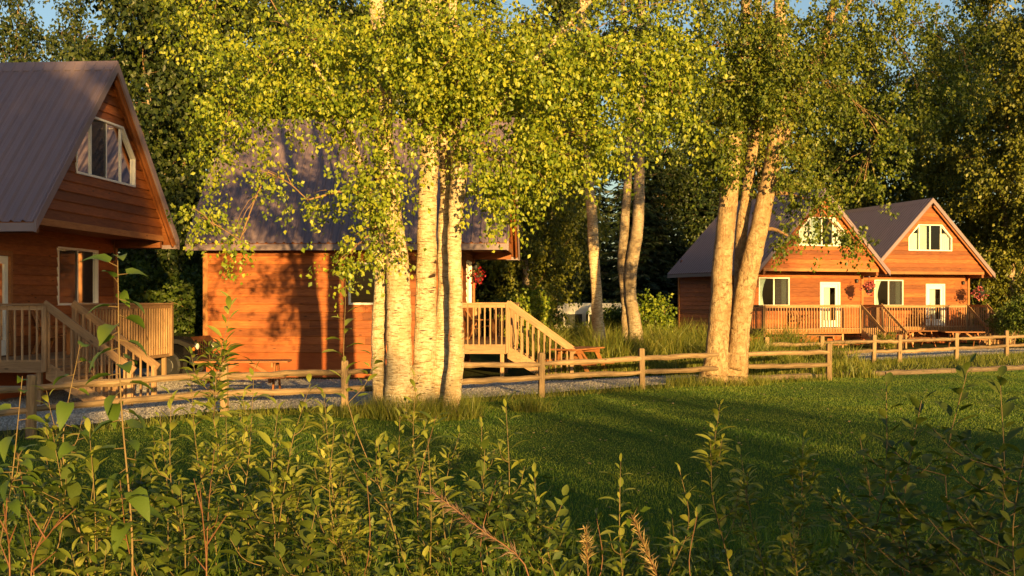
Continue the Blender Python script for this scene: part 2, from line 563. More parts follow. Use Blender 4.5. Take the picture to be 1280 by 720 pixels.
def ribbed_panel(Lw, Ls, mat):
    """metal roof sheet: x along the eave (Lw), y up the slope (Ls); ribs stand up in z"""
    key = ('rp', round(Lw, 3), round(Ls, 3))
    if key in _cache: return _cache[key]
    prof = []
    n = 4; s = Lw / n
    for i in range(n):
        x = i * s
        prof += [(x + .0, .055), (x + .026, .055), (x + .060, .004), (x + s * .45, .006), (x + s * .47, .010), (x + s * .53, .010), (x + s * .55, .006), (x + s - .034, .004), (x + s - .002, .055)]
    k = len(prof)
    vs = [(x, 0, z) for x, z in prof] + [(x, Ls, z) for x, z in prof]
    fs = [(i, i + 1, k + i + 1, k + i) for i in range(k - 1)]
    me = MB().add(vs, fs).mesh('roof_panel', mat)
    _cache[key] = me
    return me

def wavy_curtain(o, u, n, x0, x1, z0, z1, mat, parent, tie=False):
    nx, nz = 18, 8
    vs = []; fs = []
    o = Vector(o); u = Vector(u); n = Vector(n)
    for j in range(nz + 1):
        t = j / nz; z = z1 + (z0 - z1) * t
        k = 1.0
        if tie: k = 1 - .5 * math.sin(min(1, t / .62) * math.pi / 2) + (.18 * (t - .62) / .38 if t > .62 else 0)
        for i in range(nx + 1):
            s = i / nx
            x = x0 + (x1 - x0) * s * k
            p = o + u * x + n * (-.13 + .03 * math.sin(s * 30)) + Vector((0, 0, z))
            vs.append(p)
    for j in range(nz):
        for i in range(nx):
            a = j * (nx + 1) + i
            fs.append((a, a + 1, a + nx + 2, a + nx + 1))
    return MB().add(vs, fs).build('curtain', mat, parent, True)

def frame_poly(o, u, n, outer, inner, a, b, mat, name, parent):
    """ring between two outlines (lists of (x,z)), from depth a to b along n"""
    o = Vector(o); u = Vector(u); n = Vector(n)
    k = len(outer); mb = MB()
    def pt(q, w): return o + u * q[0] + n * w + Vector((0, 0, q[1]))
    vs = [pt(q, a) for q in outer] + [pt(q, a) for q in inner] + [pt(q, b) for q in outer] + [pt(q, b) for q in inner]
    fs = []
    for i in range(k):
        j = (i + 1) % k
        fs += [(2 * k + i, 2 * k + j, 3 * k + j, 3 * k + i), (i, k + i, k + j, j), (i, j, 2 * k + j, 2 * k + i), (k + i, 3 * k + i, 3 * k + j, k + j)]
    return mb.add(vs, fs).build(name, mat, parent)

def inset(poly, d):
    """inset a convex outline"""
    k = len(poly); out = []
    c = Vector((sum(p[0] for p in poly) / k, sum(p[1] for p in poly) / k))
    for i in range(k):
        p0, p1, p2 = Vector(poly[i - 1]), Vector(poly[i]), Vector(poly[(i + 1) % k])
        def ln(a, b):
            t = (b - a).normalized(); nn = Vector((-t.y, t.x))
            if nn.dot(c - a) < 0: nn = -nn
            return a + nn * d, t
        a1, t1 = ln(p0, p1); a2, t2 = ln(p1, p2)
        den = t1.x * t2.y - t1.y * t2.x
        s = ((a2.x - a1.x) * t2.y - (a2.y - a1.y) * t2.x) / den
        q = a1 + t1 * s
        out.append((q.x, q.y))
    return out

def window(o, u, n, polys, outline, mat_frame, parent, curtains=(), fw=.06, screen=None):
    """polys: list of pane outlines; outline: outer outline of the opening"""
    win = frame_poly(o, u, n, inset(outline, -.022), inset(outline, fw * .4), -.06, .045, mat_frame, 'window', parent)
    ov, uv, nv = Vector(o), Vector(u), Vector(n)
    for q in polys:
        frame_poly(o, u, n, inset(q, .004), inset(q, .028), -.04, .012, mat_frame, 'window_frame', win)
        g = inset(q, .025)
        vs = [ov + uv * x + nv * -.015 + Vector((0, 0, z)) for x, z in g]
        MB().add(vs, [tuple(range(len(vs)))]).build('pane', M['glass'], win)
    if screen is not None:
        g = inset(polys[screen], .02)
        MB().add([ov + uv * x + nv * .006 + Vector((0, 0, z)) for x, z in g], [tuple(range(len(g)))]).build('insect_screen', M['screen'], win)
    for c in curtains:
        wavy_curtain(o, u, n, *c[:4], c[4], win, c[5] if len(c) > 5 else False)
    return win

def rect(x0, x1, z0, z1): return [(x0, z0), (x1, z0), (x1, z1), (x0, z1)]

# ------------------------------------------------------------------ cabin
HALF, LEN, REC = 3.1, 7.7, 1.2
RIDGE, SLOPE, TIP = 7.20, 1.035, 3.55
DECK_Z, RAIL_Z = .87, 1.95

def cabin(name, label, loc, rz, side, door_y, win_y, win_w, deckmat, sidewin=None, curtainset=0):
    """local frame: x forward (gable normal), y across, z up; side: end of the deck the stairs stand at"""
    root = empty(name, loc, rz)
    tag(root, label, 'cabin', 'timber cabins in the clearing')
    def part(nm): return MB(), nm
    S = M['siding']
    F = (1, 0, 0); Y = (0, 1, 0)
    # walls -------------------------------------------------------------
    fu, fn = (0, 1, 0), (1, 0, 0)
    # u x n must be +z for a proper rotation: front wall runs along -y
    fu = (0, -1, 0)
    def fy(y): return -y
    wf = MB().box(-REC - .30, -REC - .25, -HALF + .1, HALF - .1, .7, .82).build('front_wall', M['interior'], root)
    dz0, dz1 = DECK_Z + .02, 2.91
    dw = .92
    wz0, wz1 = 1.92, 3.18
    d0, d1 = fy(door_y) - dw / 2 - .06, fy(door_y) + dw / 2 + .06
    w0, w1 = fy(win_y) - win_w / 2, fy(win_y) + win_w / 2
    of = (-REC, 0, 0)
    clad(of, fu, fn, -HALF + .05, HALF - .05, .66, 3.62, S, wf, [(d0, d1, .87, 2.97), (w0, w1, wz0, wz1)])
    for y in (-HALF, HALF):
        lumber('corner_board', (-REC + .012, y, .62), (-REC + .012, y, 3.6), .13, .13, M['trimwood'], wf, (1, 0, 0))
    # side walls
    for sy in (-1, 1):
        ws = MB().box(-LEN, -REC - .1, sy * (HALF - .30) - .02, sy * (HALF - .30) + .02, .7, .82).build('side_wall', M['interior'], root)
        n = (0, sy, 0); u = (sy * 1.0, 0, 0)
        # u x n = (sy,0,0)x(0,sy,0) = (0,0,1)
        o = (0, sy * HALF, 0)
        a, b = (-LEN, -REC - .06) if sy > 0 else (REC + .06, LEN)
        ops = []
        if sidewin and sy == sidewin[0]:
            sx0, sx1 = sidewin[1], sidewin[2]
            q = (sx0, sx1) if sy > 0 else (-sx1, -sx0)
            ops = [(q[0], q[1], 1.92, 2.97)]
        clad(o, u, n, a, b, .66, 3.78, S, ws, ops)
        if ops:
            qa, qb = ops[0][0], ops[0][1]; mid = (qa + qb) / 2
            window(o, u, n, [rect(qa, mid, 1.92, 2.97), rect(mid, qb, 1.92, 2.97)], rect(qa, qb, 1.92, 2.97), M['white'], root,
                   [(qa + .05, qa + .55, 1.96, 2.94, M['curtain_teal'], True)])
        lumber('corner_board', (-LEN, sy * HALF, .6), (-LEN, sy * HALF, 3.7), .13, .13, M['trimwood'], ws, (1, 0, 0))
    MB().box(-LEN - .02, -LEN + .06, -HALF + .06, HALF - .06, .3, 4.2).build('back_wall', S, root)
    sk = MB()
    sk.box(-LEN + .05, -REC - .12, -HALF + .03, -HALF + .07, -.3, .655); sk.box(-LEN + .05, -REC - .12, HALF - .07, HALF - .03, -.3, .655)
    sk.box(-REC - .11, -REC - .07, -HALF + .03, HALF - .03, -.3, .655); sk.box(-LEN, -LEN + .04, -HALF + .03, HALF - .03, -.3, .655)
    sk.build('foundation_skirt', M['ply'], root)
    fl = MB(); fl.box(-LEN + .1, -REC - .12, -HALF + .1, HALF - .1, .74, .80)
    fl.build('interior_floor', M['interior'], root)
    # upper gable ---------------------------------------------------------
    og = (0, 0, 0)
    def clip(z): return min(HALF, (RIDGE - .14 - z) / SLOPE)
    gw = MB().box(-.2, -.12, -HALF + .3, HALF - .3, 3.5, 3.56).build('gable_wall', M['interior'], root)
    ga, gb = 4.65, 5.91
    wh, wc = (1.45, .80) if curtainset == 0 else (1.22, .66)
    def wx(z):
        if z < ga + .0005 or z > gb - .0005: return 0
        return wh if z <= 5.28 else wh - (z - 5.28) / (gb - 5.28) * (wh - wc)
    clad(og, fu, fn, 0, 0, 3.60, RIDGE - .2, S, gw, [], clip, .21, wx)
    outline = [(-wh, ga), (wh, ga), (wh, 5.28), (wc, gb), (-wc, gb), (-wh, 5.28)]
    wp = wc - .05
    panes = [rect(-wp, .0, ga, gb), rect(0, wp, ga, gb),
             [(-wh, ga), (-wp, ga), (-wp, gb - .02), (-wh, 5.30)], [(wp, ga), (wh, ga), (wh, 5.30), (wp, gb - .02)]]
    ct = M['curtain_teal'] if curtainset == 0 else M['curtain_white']
    window(og, fu, fn, panes, outline, M['white'], root,
           [(-wh + .03, -wc, ga, 5.5, ct), (wc, wh - .03, ga, 5.5, ct)] + ([(-.7, -.3, ga, gb, M['curtain_brown'])] if curtainset == 0 else [(.1, wp - .03, ga, gb, M['curtain_teal'])]), screen=1 if curtainset == 0 else None)
    # floor of the overhang, beams
    so = MB().box(-REC + .08, -.075, -HALF + .02, HALF - .02, 3.50, 3.585).build('overhang_soffit', M['soffit'], root)
    for sy in (-1, 1):
        lumber('beam', (-REC + .08, sy * (HALF - .06), 3.45), (.02, sy * (HALF - .06), 3.45), .12, .30, M['soffit'], so)
    lumber('beam', (.035, -HALF, 3.53), (.035, HALF, 3.53), .05, .14, M['trimwood'], so)
    up = MB(); up.box(-LEN + .1, -REC, -HALF + .12, HALF - .12, 3.64, 3.72); up.build('loft_floor', M['interior'], root)
    # roof ----------------------------------------------------------------
    th = math.atan(SLOPE); cs, sn = math.cos(th), math.sin(th)
    xf, xb = .24, -LEN - .35
    rf = MB()
    for sy in (-1, 1):
        # sheathing with a wooden underside
        prof = [(0, RIDGE - .03), (sy * TIP, RIDGE - .03 - TIP * SLOPE), (sy * TIP, RIDGE - .13 - TIP * SLOPE), (0, RIDGE - .15)]
        rf.prism(prof, lambda yy, zz, w: (w, yy, zz), xb + .02, xf - .02)
    roof = rf.build('roof', M['soffit'], root)
    Ls = TIP / cs + .05
    npan = 9; pw = (xf - xb) / npan
    pm = ribbed_panel(pw, Ls, M['roof'])
    for sy in (-1, 1):
        for i in range(npan):
            if sy < 0:   # x along +x, y up the slope towards the ridge, z out
                x = Vector((1, 0, 0)); y = Vector((0, cs, sn)); loc0 = Vector((xb + i * pw, -TIP - .03, RIDGE - .02 - (TIP + .03) * SLOPE))
            else:
                x = Vector((-1, 0, 0)); y = Vector((0, -cs, sn)); loc0 = Vector((xb + (i + 1) * pw, TIP + .03, RIDGE - .02 - (TIP + .03) * SLOPE))
            m = Matrix((x, y, x.cross(y))).transposed()
            obj('roof_panel', pm, None, roof, loc0, m)
    # ridge cap, rake trim
    mb = MB(); mb.prism([(-.19, RIDGE + .025 - .19 * SLOPE), (0, RIDGE + .05), (.19, RIDGE + .025 - .19 * SLOPE), (.19, RIDGE + .01 - .19 * SLOPE), (0, RIDGE + .03), (-.19, RIDGE + .01 - .19 * SLOPE)],
                        lambda yy, zz, w: (w, yy, zz), xb - .02, xf + .02)
    mb.build('ridge_cap', M['roof'], roof)
    for sy in (-1, 1):
        for (xa, xb2) in ((xf - .01, xf + .035), (xb - .035, xb + .01)):
            t = TIP + .04
            prof = [(0, RIDGE + .035), (sy * t, RIDGE + .035 - t * SLOPE), (sy * t, RIDGE - .20 - t * SLOPE), (0, RIDGE - .20)]
            MB().prism(prof, lambda yy, zz, w: (w, yy, zz), xa, xb2).build('rake_trim', M['roof'], roof)
        t = TIP + .035
        MB().box(xb, xf, sy * t - .015, sy * t + .015, RIDGE - .19 - t * SLOPE, RIDGE - .03 - t * SLOPE).build('eave_trim', M['roof'], roof)
        # lookout rafter tail at the front
        lumber('rafter', (.17, sy * (TIP - .1), RIDGE - .24 - (TIP - .1) * SLOPE), (.17, sy * .1, RIDGE - .24 - .1 * SLOPE), .05, .12, M['soffit'], roof)
    # door -----------------------------------------------------------------
    dy = fy(door_y)
    dr = frame_poly(of, fu, fn, rect(dy - dw / 2 - .10, dy + dw / 2 + .10, dz0, dz1 + .10), rect(dy - dw / 2, dy + dw / 2, dz0 + .001, dz1), -.06, .045, M['trimwood'] if curtainset == 0 else M['white'], 'door', root)
    frame_poly(of, fu, fn, rect(dy - dw / 2 + .004, dy + dw / 2 - .004, dz0 + .01, dz1 - .004), rect(dy - dw / 2 + .14, dy + dw / 2 - .14, dz0 + .32, dz1 - .16), -.05, -.005, M['doorwhite'], 'door_leaf', dr)
    g = rect(dy - dw / 2 + .138, dy + dw / 2 - .138, dz0 + .318, dz1 - .158)
    MB().add([Vector(of) + Vector(fu) * x + Vector((-.028, 0, z)) for x, z in g], [(0, 1, 2, 3)]).build('pane', M['glass'], dr)
    wavy_curtain(of, fu, fn, dy - .1, dy + .31, dz0 + .1, dz1 - .1, M['curtain_white'], dr)
    hx = dy - dw / 2 + .07 if side < 0 else dy + dw / 2 - .07
    mb = MB(); mb.tube([(-REC + .0, -hx, 1.9), (-REC + .05, -hx, 1.9)], [.03, .03], 8); mb.tube([(-REC + .05, -hx, 1.9), (-REC + .05, -hx + .10, 1.9)], [.012, .012], 6)
    mb.build('handle', M['chrome'], dr)
    # lower window -----------------------------------------------------------
    wm = (w0 + w1) / 2
    window(of, fu, fn, [rect(w0, wm, wz0, wz1), rect(wm, w1, wz0, wz1)], rect(w0, w1, wz0, wz1), M['white'], root,
           [(w0 + .05, w0 + .3, wz0, wz1, M['curtain_teal'], False), (w1 - .04, w1 - .5, wz0, wz1, M['curtain_brown'] if curtainset == 0 else M['curtain_teal'], curtainset == 1)], screen=1 if curtainset == 0 else 0)
    # wall lamp
    ly = (HALF - .35) * (1 if side < 0 else 1)
    mb = MB(); mb.box(-REC + .0, -REC + .05, ly - .05, ly + .05, 3.0, 3.16); mb.lathe([(.03, .0), (.06, .02), (.07, .13), (.02, .18)], (-REC + .12, ly, 2.98), 8)
    mb.tube([(-REC + .04, ly, 3.13), (-REC + .12, ly, 3.17)], [.012, .012], 6)
    mb.build('wall_lamp', M['black'], root)
    # deck -------------------------------------------------------------------
    D = deckmat
    xe = .22; hy = HALF + .08
    dk = MB(); dk.box(xe - .06, xe - .02, -hy, hy, DECK_Z - .24, DECK_Z - .03)
    for sy in (-1, 1): dk.box(-REC - .05, xe - .06, sy * hy - .04 * (sy > 0), sy * hy + .04 * (sy < 0), DECK_Z - .24, DECK_Z - .03)
    deck = dk.build('deck', M['trimwood'] if curtainset else D, root)
    nb = 10; bw = (xe + REC + .0) / nb
    for i in range(nb):
        xx = -REC + .03 + (i + .5) * (xe + REC - .03) / nb
        lumber('deck_board', (xx, -hy, DECK_Z - .013), (xx, hy, DECK_Z - .013), .03, bw - .008, D, deck, (1, 0, 0))
    for py_ in (-hy + .1, -hy / 3, hy / 3, hy - .1):
        lumber('deck_post', (xe - .14, py_, -.35), (xe - .14, py_, DECK_Z - .04), .10, .10, D, deck, (1, 0, 0))
    st_w = 1.15
    if side < 0: s0, s1 = -hy + .06, -hy + .06 + st_w
    else: s0, s1 = hy - .06 - st_w, hy - .06
    rails = []
    ends = [(-REC + .1, -hy + .02, xe - .0, -hy + .02), (-REC + .1, hy - .02, xe, hy - .02)]
    fronts = [(xe, s1 + .04, xe, hy)] if side < 0 else [(xe, -hy, xe, s0 - .04)]
    for (xa, ya, xb2, yb) in ends + fronts:
        lumber('rail', (xa, ya, RAIL_Z - .02), (xb2, yb, RAIL_Z - .02), .13, .038, D, deck)
        lumber('rail', (xa, ya, RAIL_Z - .085), (xb2, yb, RAIL_Z - .085), .035, .085, D, deck)
        Ln = math.hypot(xb2 - xa, yb - ya); k = max(2, int(Ln / .145))
        for i in range(k + 1):
            t = i / k
            xx = xa + (xb2 - xa) * t; yy = ya + (yb - ya) * t
            if i in (0, k):
                lumber('post', (xx, yy, DECK_Z - .22), (xx, yy, RAIL_Z - .04), .09, .09, D, deck, (1, 0, 0))
            else:
                lumber('baluster', (xx, yy, DECK_Z - .16), (xx, yy, RAIL_Z - .045), .036, .036, D, deck, (1, 0, 0))
    # stairs -------------------------------------------------------------------
    run, drop = 1.75, 1.28
    sl = drop / run
    stairs = None
    for yy in (s0 + .03, s1 - .03):
        st = MB(); st.prism([(xe, DECK_Z - .03), (xe, DECK_Z - .36), (xe + .88 / sl - .10, -.12), (xe + .88 / sl + .22, -.10), (xe + .88 / sl + .20, .03)], lambda a, b, w: (a, w, b), yy - .022, yy + .022)
        q_ = st.build('stairs' if stairs is None else 'stringer', D, stairs or root)
        stairs = stairs or q_
    for i in range(1, 5):
        z = DECK_Z - i * .174
        xx = xe + (i - .5) * .24
        for k in (-.068, .068):
            lumber('tread', (xx + k + .02, s0 - .0, z), (xx + k + .02, s1 + .0, z), .05, .132, D, stairs, (1, 0, 0))
    for i in range(1, 6):
        z = DECK_Z - i * .174
        lumber('riser', (xe + (i - 1) * .24 + .03, s0 + .05, z + .075), (xe + (i - 1) * .24 + .03, s1 - .05, z + .075), .02, .125, D, stairs)
    for yy in (s0 - .01, s1 + .01):
        a = Vector((xe - .03, yy, RAIL_Z + .0)); b = Vector((xe + run, yy, RAIL_Z - drop))
        lumber('handrail', a, b, .045, .15, D, stairs)
        for i in range(12):
            t = (i + .6) / 12
            top = a.lerp(b, t)
            bot = max(-.02, DECK_Z - .20 - (top.x - xe) * sl)
            lumber('baluster', (top.x, yy + (.03 if yy < (s0 + s1) / 2 else -.03), bot), (top.x, yy + (.03 if yy < (s0 + s1) / 2 else -.03), top.z - .04), .036, .036, D, stairs, (1, 0, 0))
        q = a.lerp(b, .97)
        lumber('post', (q.x - .04, yy, -.1), (q.x - .04, yy, q.z), .09, .09, D, stairs, (1, 0, 0))
    return root

C_L = cabin('cabin', 'timber cabin beside the poplar sapling, its gable window high under the steep roof', (-8.88, 24.5, 0), R(-4.4), -1, -2.33, 1.15, 1.95, M['deckwood'], None, 0)
C_M = cabin('cabin', 'timber cabin half hidden behind the birch clump, long sunlit side wall', (-.19, 32.1, 0), R(-2.7), -1, -1.3, 1.5, 1.5, M['deckwood'], (-1, -3.9, -2.4), 0)
C_3 = cabin('cabin', 'timber cabin right behind the forked birch, leaves hanging before its gable', (14.1, 51, -.13), R(-70), 1, 1.3, -1.75, 1.6, M['deckwood_red'], None, 1)
C_4 = cabin('cabin', 'farthest timber cabin with sunlit gable and white door', (20.75, 55.6, -.15), R(-75), 1, 1.15, -1.55, 1.6, M['deckwood_red'], None, 1)

# ------------------------------------------------------------------ ground sheets
def sheet(name, poly, mat, dz, kind='structure', step=.8, wob=.0):
    """polygon laid on the terrain as a fan-free grid clipped by point tests"""
    import mathutils
    xs = [p[0] for p in poly]; ys = [p[1] for p in poly]
    from mathutils.geometry import delaunay_2d_cdt
    pts = []
    n = len(poly); edge = []
    for i in range(n):
        a, b = Vector(poly[i]), Vector(poly[(i + 1) % n])
        k = max(1, int((b - a).length / step))
        for j in range(k):
            q = a.lerp(b, j / k)
            edge.append(q + Vector((random.uniform(-wob, wob), random.uniform(-wob, wob))))
    ne = len(edge)
    pts = list(edge)
    def inside(x, y):
        c = False
        for i in range(n):
            x1, y1 = poly[i]; x2, y2 = poly[(i + 1) % n]
            if (y1 > y) != (y2 > y) and x < (x2 - x1) * (y - y1) / (y2 - y1) + x1: c = not c
        return c
    inside.poly = poly
    y = min(ys) + step
    while y < max(ys):
        x = min(xs) + step
        while x < max(xs):
            if inside(x, y): pts.append(Vector((x, y)))
            x += step * 1.5
        y += step * 1.5
    V, E, Fc, *_ = delaunay_2d_cdt(pts, [(i, (i + 1) % ne) for i in range(ne)], [list(range(ne))], 1, 1e-4)
    me = bpy.data.meshes.new(name)
    me.from_pydata([(v.x, v.y, gz(v.x, v.y) + dz) for v in V], [], [tuple(f) for f in Fc])
    me.update(); me.materials.append(mat)
    if len(me.polygons) and me.polygons[0].normal.z < 0: me.flip_normals()
    o = link(bpy.data.objects.new(name, me))
    tag(o, kind=kind)
    return o, inside

# base ground reaching the horizon, finer where the camera looks
gx = np.concatenate([np.linspace(-600, -42, 12), np.linspace(-40, 50, 91), np.linspace(55, 600, 12)])
gy = np.concatenate([np.linspace(-300, -22, 10), np.linspace(-20, 70, 91), np.linspace(75, 900, 14)])
GX, GY = np.meshgrid(gx, gy)
GV = np.stack([GX.ravel(), GY.ravel(), gzv(GX, GY).ravel()], 1)
nx_, ny_ = len(gx), len(gy)
ii, jj = np.meshgrid(np.arange(nx_ - 1), np.arange(ny_ - 1))
a_ = (jj * nx_ + ii).ravel()
ground = obj('ground', mesh_np('ground', GV, np.stack([a_, a_ + 1, a_ + nx_ + 1, a_ + nx_], 1), M['ground']))
tag(ground, 'grassy forest floor of the clearing', None, None, 'structure')

FRONT = [(-13.0, 13.5), (-10.0, 14.6), (-6.96, 16.2), (-4.95, 19.3), (-3.0, 20.1), (-1.3, 21.6), (.61, 23.1), (2.93, 25.2), (5.4, 26.9), (7.95, 28.1)]
BACK = [(7.5, 33.0), (9.2, 33.3), (11.4, 35.3), (12.25, 35.4), (14.8, 37.3), (17.4, 39.4), (20.0, 41.6), (22.8, 43.6)]
EDGING = [(5.6, 27.6), (7.9, 28.9), (10.0, 30.0), (12.6, 31.2), (15.2, 32.7), (18.5, 34.5), (22, 36)]

lawn, in_lawn = sheet('lawn', [(-13, 9), (30, 9), (30, 40), (22, 35.8)] + [(x, y - .1) for x, y in reversed(EDGING)] + [(x, y + .2) for x, y in reversed(FRONT[:8])] , M['lawn'], .006)
gravel, in_gravel = sheet('gravel_drive', [(-16, 15), (-10, 15.8), (-7.2, 17.6), (-5.2, 20.4), (-3.1, 21.2), (-1.4, 22.6), (.5, 24.0), (2.8, 26.0), (5.2, 28.1), (6.6, 29.2), (6.2, 30.6), (3.4, 29.4), (1.6, 28.0), (-1, 27.6), (-4, 28.3), (-7.7, 28.7), (-7.9, 33), (-16, 33), (-16, 29)], M['gravel'], .008, wob=.08)
drive2, in_drive2 = sheet('gravel_lane', [(9.6, 36.8), (12, 37.6), (15, 39.6), (18.5, 42.2), (23, 45), (34, 50), (34, 56), (26, 52), (20, 49.5), (15, 46), (12, 42.5), (9.8, 39)], M['gravel'], .008, wob=.1)
path, in_path = sheet('gravel_path', [(x - .1, y + .25) for x, y in EDGING] + [(x - .3, y + 1.25) for x, y in reversed(EDGING)], M['gravel'], .010, wob=.05)

# ------------------------------------------------------------------ blades of grass
def blades(P0, h, w, lean, seg=1):
    """P0 (n,3); h,w,lean (n,) arrays; returns mesh arrays"""
    n = len(P0)
    a = rng.uniform(0, 2 * np.pi, n); b = rng.uniform(0, 2 * np.pi, n)
    side = np.stack([np.cos(a), np.sin(a), np.zeros(n)], 1) * (w / 2)[:, None]
    ld = np.stack([np.cos(b), np.sin(b), np.zeros(n)], 1)
    up = np.array([0, 0, 1.0])
    if seg == 1:
        tip = P0 + up * h[:, None] + ld * (lean * h)[:, None]
        V = np.stack([P0 - side, P0 + side, tip], 1).reshape(-1, 3)
        F = np.arange(3 * n).reshape(-1, 3)
        return V, F
    mid = P0 + up * (h * .62)[:, None] + ld * (lean * h * .3)[:, None]
    tip = P0 + up * (h * (1 - .15 * lean))[:, None] + ld * (lean * h)[:, None]
    V = np.stack([P0 - side, P0 + side, mid + side * .8, mid - side * .8, tip], 1).reshape(-1, 3)
    k = np.arange(n)[:, None] * 5
    F = np.concatenate([k + np.array([[0, 1, 2]]), k + np.array([[0, 2, 3]]), k + np.array([[3, 2, 4]])])
    return V, F

def scatter(n, x0, x1, y0, y1, test=None, bias=1.0):
    x = rng.uniform(x0, x1, n); y = y0 + (y1 - y0) * rng.uniform(0, 1, n) ** bias
    k = np.abs(x) < y * .5 + 1.2
    x, y = x[k], y[k]
    if test is not None:
        if hasattr(test, 'poly'):
            k = np.zeros(len(x), bool); pl = test.poly
            for i in range(len(pl)):
                (x1, y1), (x2, y2) = pl[i], pl[(i + 1) % len(pl)]
                if y1 == y2: continue
                k ^= ((y1 > y) != (y2 > y)) & (x < (x2 - x1) * (y - y1) / (y2 - y1) + x1)
        else:
            k = np.array([test(a, b) for a, b in zip(x, y)], bool)
        x, y = x[k], y[k]
    return np.stack([x, y, gzv(x, y)], 1)

pts = scatter(1000000, -13, 20, 9, 33, in_lawn, 1.25)
n = len(pts)
V, F = blades(pts, rng.uniform(.014, .034, n) * (1 + .35 * np.sin(pts[:, 0] * .9 + 1) * np.sin(pts[:, 1] * .7)), rng.uniform(.005, .010, n), rng.uniform(.0, .45, n))
tag(obj('lawn_grass', mesh_np('lawn_grass', V, F, M['grass'])), 'short mown grass of the shaded lawn', 'grass', None, 'stuff')

pts = scatter(900, -8, 14, 10, 30, in_lawn)
n = len(pts); pts[:, 2] += .03
_L = rng.uniform(.03, .06, n)
_a = rng.uniform(0, 6.28, n)
_d = np.stack([np.cos(_a), np.sin(_a), rng.normal(0, .15, n)], 1) * _L[:, None]; _s = np.stack([-np.sin(_a), np.cos(_a), rng.normal(0, .3, n)], 1) * (_L * .32)[:, None]
V = np.stack([pts, pts + _d * .5 + _s, pts + _d, pts + _d * .5 - _s], 1).reshape(-1, 3)
tag(obj('fallen_leaves', mesh_np('fallen_leaves', V, np.arange(4 * n).reshape(-1, 4), M['straw'])), 'yellowed leaves and clover specks scattered over the lawn', 'leaves', None, 'stuff')

def pebbles(test, box, n):
    p = scatter(n, *box, test)
    n = len(p)
    r = rng.uniform(.010, .028, n)[:, None]
    base = np.array([[1, 0, -.3], [.3, .95, -.3], [-.8, .6, -.3], [-.8, -.6, -.3], [.3, -.95, -.3], [.1, .1, .75]])
    a = rng.uniform(0, 6.28, n)
    V = np.empty((n, 6, 3))
    for i, b_ in enumerate(base):
        j = rng.uniform(.7, 1.3, (n, 1))
        V[:, i, 0] = p[:, 0] + (r * j)[:, 0] * (b_[0] * np.cos(a) - b_[1] * np.sin(a))
        V[:, i, 1] = p[:, 1] + (r * j)[:, 0] * (b_[0] * np.sin(a) + b_[1] * np.cos(a))
        V[:, i, 2] = p[:, 2] + .012 + (r * j)[:, 0] * b_[2]
    k = np.arange(n)[:, None] * 6
    F = np.concatenate([k + np.array([[i, (i + 1) % 5, 5]]) for i in range(5)])
    return V.reshape(-1, 3), F
_pb = [pebbles(in_gravel, (-10, 7, 16, 31), 90000), pebbles(in_drive2, (9, 24, 36, 52), 26000), pebbles(in_path, (5, 20, 28, 36), 40000)]
_v, _f, _b = [], [], 0
for V, F in _pb: _v.append(V); _f.append(F + _b); _b += len(V)
tag(obj('gravel_stones', mesh_np('gravel_stones', np.concatenate(_v), np.concatenate(_f), M['stone'])), 'loose grey gravel stones on the drives', 'gravel', None, 'stuff')

def tall_test(x, y):
    if in_gravel(x, y): return False
    if x > 7.0 and y > 36.5: return False
    if y < 28.6: return False
    return True
pts = scatter(70000, .6, 9.5, 28.8, 50, tall_test)
n = len(pts)
pat = .6 + .4 * np.sin(pts[:, 0] * 1.7) * np.cos(pts[:, 1] * 1.1)
hgt = rng.uniform(.4, 1.5, n) * pat * np.clip((pts[:, 1] - 28.0) / 3.0, .35, 1.1)
V, F = blades(pts, hgt, rng.uniform(.012, .030, n), rng.uniform(.1, .8, n), 3)
tag(obj('tall_grass', mesh_np('tall_grass', V, F, M['tallgrass'])), 'tall sunlit meadow grass between the stairs and the forked birch', 'grass', None, 'stuff')
# rough grass beyond the fence on the other side, under the back fence and round trunks
parts = []
p1 = scatter(26000, 6.5, 24, 29.5, 46, lambda x, y: not in_path(x, y) and not in_drive2(x, y) and not in_lawn(x, y))
n1 = len(p1)
parts.append(blades(p1, rng.uniform(.05, .22, n1), rng.uniform(.012, .022, n1), rng.uniform(.1, .9, n1)))
for (cx, cy, r, k, hh) in ((-1.5, 19.2, 1.0, 3400, .50), (4.95, 26.9, 1.25, 2600, .30), (.35, 20.2, .35, 420, .38), (-2.6, 19.3, .5, 700, .3)):
    rr_ = r * np.sqrt(rng.uniform(0, 1, k)); aa = rng.uniform(0, 6.28, k)
    q = np.stack([cx + rr_ * np.cos(aa), cy + rr_ * np.sin(aa) * .8, np.zeros(k)], 1)
    parts.append(blades(q, rng.uniform(.3, 1, k) * hh, rng.uniform(.008, .016, k), rng.uniform(.1, .9, k)))
for (x0, y0), (x1, y1) in list(zip(FRONT[:-1], FRONT[1:])) + list(zip(BACK[:-1], BACK[1:])):
    k = 520
    t = rng.uniform(0, 1, k)
    q = np.stack([x0 + (x1 - x0) * t + rng.normal(0, .14, k), y0 + (y1 - y0) * t + rng.normal(0, .14, k), np.zeros(k)], 1)
    parts.append(blades(q, rng.uniform(.06, .26, k), rng.uniform(.010, .018, k), rng.uniform(.1, .9, k)))
Vs, Fs, b = [], [], 0
for V, F in parts:
    Vs.append(V); Fs.append(F + b); b += len(V)
tag(obj('rough_grass', mesh_np('rough_grass', np.concatenate(Vs), np.concatenate(Fs), M['tallgrass'])), 'uncut grass along the fences and round the trunks', 'grass', None, 'stuff')

